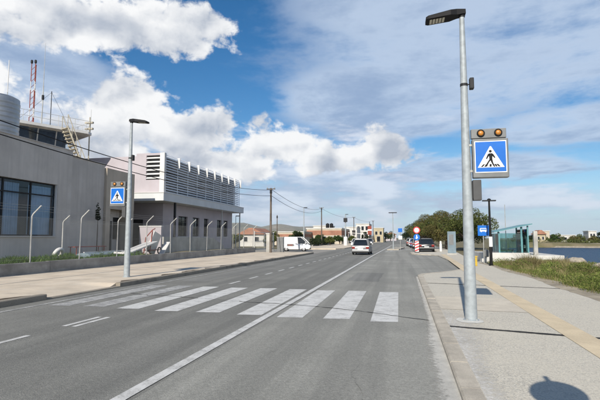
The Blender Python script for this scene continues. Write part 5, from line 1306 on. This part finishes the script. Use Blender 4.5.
for s in (-1, 1):
    MB().prism([(-1.0, .62), (-.2, .62), (-.05, .75), (-.2, .88), (-1.0, .88)], 'x', .783 * s, .788 * s).build('side_emblem', 'frame_grey', van); MB().box(min(.786 * s, .790 * s), max(.786 * s, .790 * s), -.9, -.3, .70, .80).build('side_emblem', 'rust_red', van)
lab2 = ['black parked car just behind the dark hatchback', 'silver parked car second behind the dark hatchback', 'dark blue parked car third behind the dark hatchback', 'white parked car fourth behind the dark hatchback', 'black parked car fifth behind the dark hatchback', 'last pale parked car before the trees meet the road']
for k, pnt in enumerate(['paint_dark', 'paint_silver', 'paint_blue', 'paint_white', 'paint_dark', 'paint_silver']):
    car(lab2[k], (3.2 + .12 * math.sin(k * 3) - .12 * k, 64.5 + k * 6.6, 0), R(-1 + 181 * 0), pnt, group='cars parked along the right kerb')
lab3 = ['white car parked before the far shops on the left', 'dark car parked beside the far shops, right of the white one', 'silver car furthest along the left side']
for k, pnt in enumerate(['paint_white', 'paint_dark', 'paint_silver']):
    car(lab3[k], (-7.4 + .35 * k, 84 + 15 * k, 0), R(180), pnt, group='cars along the left side')

# ------------------------------------------------------------------ far buildings
def block(name, label, loc, w, d, h, mat, rz=0.0, bands=(), wins=(), roof='flat', cat='building', group=None, sidewins=()):
    """loc = middle of the front foot; front faces -y. bands: (z0, z1, mat); wins: (x, z0, z1, width)"""
    t = thing(name, label, cat, loc, rz, group)
    MB().box(-w / 2, w / 2, 0, d, -.2, h).build('wall', mat, t)
    for (a, b, mt) in bands: MB().box(-w / 2 - .05, w / 2 + .05, -.05, d + .05, a, b).build('band', mt, t)
    if roof == 'flat': MB().box(-w / 2 - .15, w / 2 + .15, -.15, d + .15, h + .002, h + .22).build('roof', 'white_wall', t)
    else: MB().prism([(-w / 2 - .4, h), (w / 2 + .4, h), (w / 2 * .15, h + 1.3), (-w / 2 * .15, h + 1.3)], 'y', -.4, d + .4).build('roof', 'terracotta', t)
    for (x, z0, z1, ww) in wins:
        f = MB().box(x - ww / 2 - .06, x + ww / 2 + .06, -.07, -.01, z0 - .06, z1 + .06).build('window', 'white_paint', t)
        MB().box(x - ww / 2, x + ww / 2, -.085, -.065, z0, z1).build('pane', 'car_glass', f)
    for (y, z0, z1, ww) in sidewins:
        f = MB().box(w / 2 + .01, w / 2 + .07, y - ww / 2 - .06, y + ww / 2 + .06, z0 - .06, z1 + .06).build('window', 'white_paint', t)
        MB().box(w / 2 + .065, w / 2 + .085, y - ww / 2, y + ww / 2, z0, z1).build('pane', 'car_glass', f)
    return t
block('warehouse', 'long low building with terracotta band and pale roof behind the far hedge', (-17.9, 112, 0), 8.8, 26, 3.9, 'cream', 0, [(2.3, 3.5, 'terracotta')], [(x, .8, 2.0, 1.0) for x in (-3.4, -1.7, 0, 1.7, 3.4)], sidewins=[(y, 1, 2.2, 1.2) for y in (3, 7, 11, 15, 19, 23)])
block('warehouse', 'pale roofed shed with terracotta wall behind the white van', (-26.0, 102, 0), 10.0, 14, 2.9, 'cream', 0, [(1.7, 2.5, 'terracotta')], [(x, .6, 1.6, 1.1) for x in (-3, 0, 3)])
block('house', 'small house with orange pitched roof seen through the yard gate', (-28.4, 86, 0), 5.2, 8, 2.3, 'white_wall', 0, [], [(-1.2, .9, 1.8, .8), (1.2, .9, 1.8, .8)], 'pitched', 'house')
block('shop', 'white flat shop right of the terracotta banded building', (-13.0, 130, 0), 3.6, 12, 4.6, 'white_wall', 0, [], [(-.9, 2.6, 3.8, .9), (.9, 2.6, 3.8, .9)])
block('apartment_block', 'tallest white building beyond the silver car', (-11.2, 152, 0), 4.4, 14, 6.2, 'white_wall', 0, [(3.4, 3.7, 'concrete')], [(x, z, z + 1.3, .8) for x in (-1.4, 0, 1.4) for z in (1.2, 4.2)], sidewins=[(y, z, z + 1.3, 1) for y in (3, 7, 11) for z in (1.2, 4.4)])
block('shop', 'yellow painted building at the far end of the left side', (-6.6, 168, 0), 3.4, 12, 5.2, 'ochre', 0, [], [(-.8, 2.8, 4, .8), (.8, 2.8, 4, .8), (0, .2, 2.2, 1.2)])
block('house', 'pinkish low house closing the end of the road', (-3.4, 268, 0), 6, 10, 3.6, 'render_pink', 0, [], [(-1.5, 1, 2.4, 1), (1.5, 1, 2.4, 1)], 'pitched', 'house')
block('house', 'pale cube house on the left behind the long terracotta building', (-24.6, 150, 0), 6, 9, 5.6, 'white_wall', 0, [], [(-1.5, 3, 4.4, 1), (1.5, 3, 4.4, 1)], 'flat', 'house')
block('house', 'distant cream house left of the stout pale pole', (-16.6, 176, 0), 5, 9, 5.2, 'cream', 0, [], [(-1.2, 3, 4.2, 1), (1.2, 3, 4.2, 1)], 'flat', 'house')
aw = thing('awning', 'white shop awning on posts under the tallest white building', 'awning', (-10.3, 118, 0))
MB().prism([(-2.2, 2.9), (2.0, 2.6), (2.0, 2.72), (-2.2, 3.05)], 'y', 0, 9).build('canopy', 'white_paint', aw)
for x in (-2.1, 1.9):
    for y in (.1, 8.9): MB().tube([(x, y, 0), (x, y, 2.7)], .06, 6).build('post', 'rail_white', aw)
sg = thing('shop_sign', 'dark red sign tower with a white band beyond the silver car', 'sign', (-7.7, 132, .1))
MB().tube([(0, 0, 0), (0, 0, 3)], .18, 8).build('post', 'dark_metal', sg); MB().bbox(-.55, .55, -.15, .15, 2.4, 5.0, .03).build('board', 'rust_red', sg); MB().box(-.56, .56, -.17, -.152, 3.6, 4.0).build('white_band', 'sign_white', sg); MB().tube([(0, 0, 5.2), (0, 0, 6.2)], .08, 6).build('spike', 'dark_metal', sg)
for k, x in enumerate((-17.2, -16.2)):
    w_ = thing('rooftop_tank', ('left', 'right')[k] + ' black water barrel of the pair on the terracotta banded building', 'tank', (x, 113.5, 4.12), 0, 'black roof barrels')
    MB().lathe([(.40, 0), (.45, .08), (.45, 1.0), (.35, 1.12), (.08, 1.18)], n=14).build('barrel', 'black', w_, True)
    MB().lathe([(.12, 1.17), (.12, 1.25)], n=10).build('lid', 'black', w_)
# hedge and fence along the far left footway
hd = thing('hedge', 'dark green hedge along the far left footway before the terracotta building', 'hedge', (-14.9, 80, .1))
m = MB(); leaves(m, random.Random(61), [(0.1 * math.sin(k), k * 1.6, .75, .6, 1.1, .8) for k in range(18)], 5200, .11).build('foliage', 'leaf_dark', hd, fix=False)
MB().box(-.2, .2, -.6, 28, 0, .35).build('kerb_wall', 'concrete', hd)
fw = thing('railing_fence', 'grey railing fence between the van and the hedge', 'fence', (-15.2, 64, .1))
for k in range(9): MB().tube([(0, k * 1.8, 0), (0, k * 1.8, 1.7)], .05, 6).build('post', 'frame_grey', fw)
m = MB()
for z in (.2, .9, 1.6): m.tube([(0, 0, z), (0, 14.4, z)], .03, 6)
m.build('rail', 'frame_grey', fw)
MB().box(-.12, .12, -.2, 14.6, -.1, .16).build('plinth', 'wall_concrete', fw)
utility_pole('bare utility pole before the tallest white building', (-11.6, 125, 0), 7.4, r=.13)
utility_pole('utility pole between the long shed and the hedge', (-20.4, 76, 0), 5.6, False, r=.10)
utility_pole('furthest utility pole near the yellow building', (-8.0, 158, 0), 7.6, r=.13)
wire('far overhead wire from the thin pole to the shops', (-14.7, 89, 7.5), (-11.6, 125, 7.3), .7, .02)
wire('furthest overhead wire along the shops', (-11.6, 125, 7.3), (-8.0, 158, 7.5), .6, .02)
FL = [(-16.4, 96, 3.0, 1.4, 'leaf_green', 'bushy green tree before the middle of the terracotta band'), (-10.8, 112, 2.8, 1.2, 'leaf_olive', 'olive bush beside the shop awning'), (-30.5, 96, 3.4, 1.8, 'leaf_dark', 'dark tree left of the pale roofed shed'), (-12.9, 88, 2.2, 1.1, 'leaf_olive', 'olive bush at the middle of the hedge'), (-23.5, 84, 3.2, 1.8, 'leaf_olive', 'olive tree before the pale roofed shed'), (-27.0, 72, 2.8, 1.6, 'leaf_olive', 'low olive tree behind the gate pier'), (-9.6, 140, 4.0, 1.4, 'leaf_dark', 'dark tree beside the red sign tower'), (-13.8, 120, 3.6, 1.5, 'leaf_dark', 'dark tree between the hedge and the white shop'), (-17.8, 80, 3.0, 1.5, 'leaf_dark', 'dark round tree right above the white van'), (-20.5, 92, 3.4, 1.6, 'leaf_green', 'green tree between the two terracotta walls'),
      (-29.5, 78, 2.6, 1.5, 'leaf_dark', 'low dark tree seen through the yard gate'), (-12.5, 100, 3.0, 1.3, 'leaf_green', 'small green tree at the right end of the hedge'),
      (-4.6, 185, 5.0, 2.2, 'leaf_dark', 'dark tree at the far left end of the road'), (-3.0, 215, 5.4, 2.6, 'leaf_green', 'green tree before the pinkish house at the road end'),
      (3.5, 190, 5.4, 2.4, 'leaf_dark', 'dark tree at the far right end of the road'), (6.5, 230, 6.0, 3.0, 'leaf_green', 'furthest green tree on the right of the road'), (-15.0, 140, 4.4, 1.6, 'leaf_green', 'green tree behind the white flat shop')]
for i, (x, y, h, r_, mt, lab) in enumerate(FL): tree('roadside_tree', lab, (x, y, 0), h, r_, mt, 1300, .16, 100 + i, .2, 'trees on the far left and at the road end', 11)

# ------------------------------------------------------------------ opposite shore
bs = MB(); xs = axis([(34, 220, 3)])
for x in xs:
    y = 140 + 0.03 * (x - 40) + 3 * math.sin(x * .06); bs.v += [(x, y - 4.0, -1.5), (x, y - 1.0, -.7), (x, y + 2.5, -.1), (x, y + 5, .12)]
bs.f = [(4 * i + k, 4 * i + 4 + k, 4 * i + 5 + k, 4 * i + 1 + k) for i in range(len(xs) - 1) for k in range(3)]
tag(bs.build('beach', 'sand', smooth=True, fix=False), kind='structure')
SH = [(41.0, 152, 3.9, 2.3, 'leaf_dark'), (44.2, 154, 3.6, 2.2, 'leaf_olive'), (46.8, 150, 2.7, 1.8, 'leaf_green'), (49.8, 158, 3.3, 2.2, 'leaf_olive'), (53.0, 153, 2.6, 1.9, 'leaf_brown'), (55.4, 156, 3.2, 2.0, 'leaf_olive'), (57.5, 150, 2.3, 1.6, 'leaf_brown'), (60.5, 154, 4.1, 2.0, 'leaf_dark'), (63.0, 152, 3.6, 2.2, 'leaf_dark'), (66.5, 155, 3.4, 2.3, 'leaf_olive'), (38.5, 157, 3.4, 2.2, 'leaf_olive'), (70.5, 153, 3.4, 2.3, 'leaf_dark')]
SL = ['dark tree over the yellow house across the water', 'olive tree right of the yellow house across the water', 'low green bush nearest the far beach', 'olive tree left of the long white house across the water', 'brown bush before the long white house', 'olive tree right of the long white house', 'lowest brown bush across the water', 'dark tree right of the tall white house across the water', 'dark tree at the right edge across the water', 'olive tree just past the right edge across the water', 'tree left of the yellow house across the water', 'last dark tree out on the far shore']
for i, (x, y, h, r_, mt) in enumerate(SH): tree('shore_tree', SL[i], (x, y, 0.1), h, r_, mt, 1100, .17, 200 + i, .1, 'trees on the opposite shore', 10)
m = MB(); rnd = random.Random(88); cl = [(36 + k * .8 + rnd.uniform(-.4, .4), 147 + rnd.uniform(-1.5, 2) + .03 * k, .35, 1.1, 1.0, rnd.uniform(.5, 1.2)) for k in range(60)]
tag(leaves(m, rnd, cl, 9000, .17).build('shore_scrub', 'leaf_olive', fix=False), 'dark scrub growing all along the far beach', 'scrub', kind='stuff')
block('house', 'yellow house among trees across the water', (42.3, 148, .1), 2.6, 4, 2.6, 'ochre', 0, [], [(-.6, 1, 1.9, .5), (.6, 1, 1.9, .5)], 'pitched', 'house')
block('house', 'long low white house across the water', (52.3, 158, .2), 6.0, 5, 2.2, 'white_wall', 0, [], [(-2, .8, 1.6, .8), (0, .8, 1.6, .8), (2, .8, 1.6, .8)], 'flat', 'house')
block('house', 'tall narrow white house across the water near the right edge', (58.6, 154, .1), 2.2, 4, 3.5, 'white_wall', 0, [], [(-.4, 2, 2.8, .5), (.4, 2, 2.8, .5)], 'flat', 'house')
block('house', 'cream house peeping out between bushes across the water', (47.5, 162, .2), 3.0, 5, 3.6, 'cream', 0, [], [(0, 2, 2.9, .8)], 'flat', 'house')

# ------------------------------------------------------------------ air
hz = bpy.data.materials.new('haze_air'); hz.use_nodes = True; nt = hz.node_tree; nt.nodes.remove(nt.nodes['Principled BSDF'])
pv = nt.nodes.new('ShaderNodeVolumePrincipled'); pv.inputs['Color'].default_value = (0.86, 0.92, 1.0, 1); pv.inputs['Density'].default_value = 0.00007; pv.inputs['Anisotropy'].default_value = 0.2
nt.links.new(pv.outputs[0], nt.nodes['Material Output'].inputs['Volume'])
hb = MB().box(-4150, 4150, -1600, 5150, -5.5, 205).build('haze', hz); tag(hb, kind='stuff')
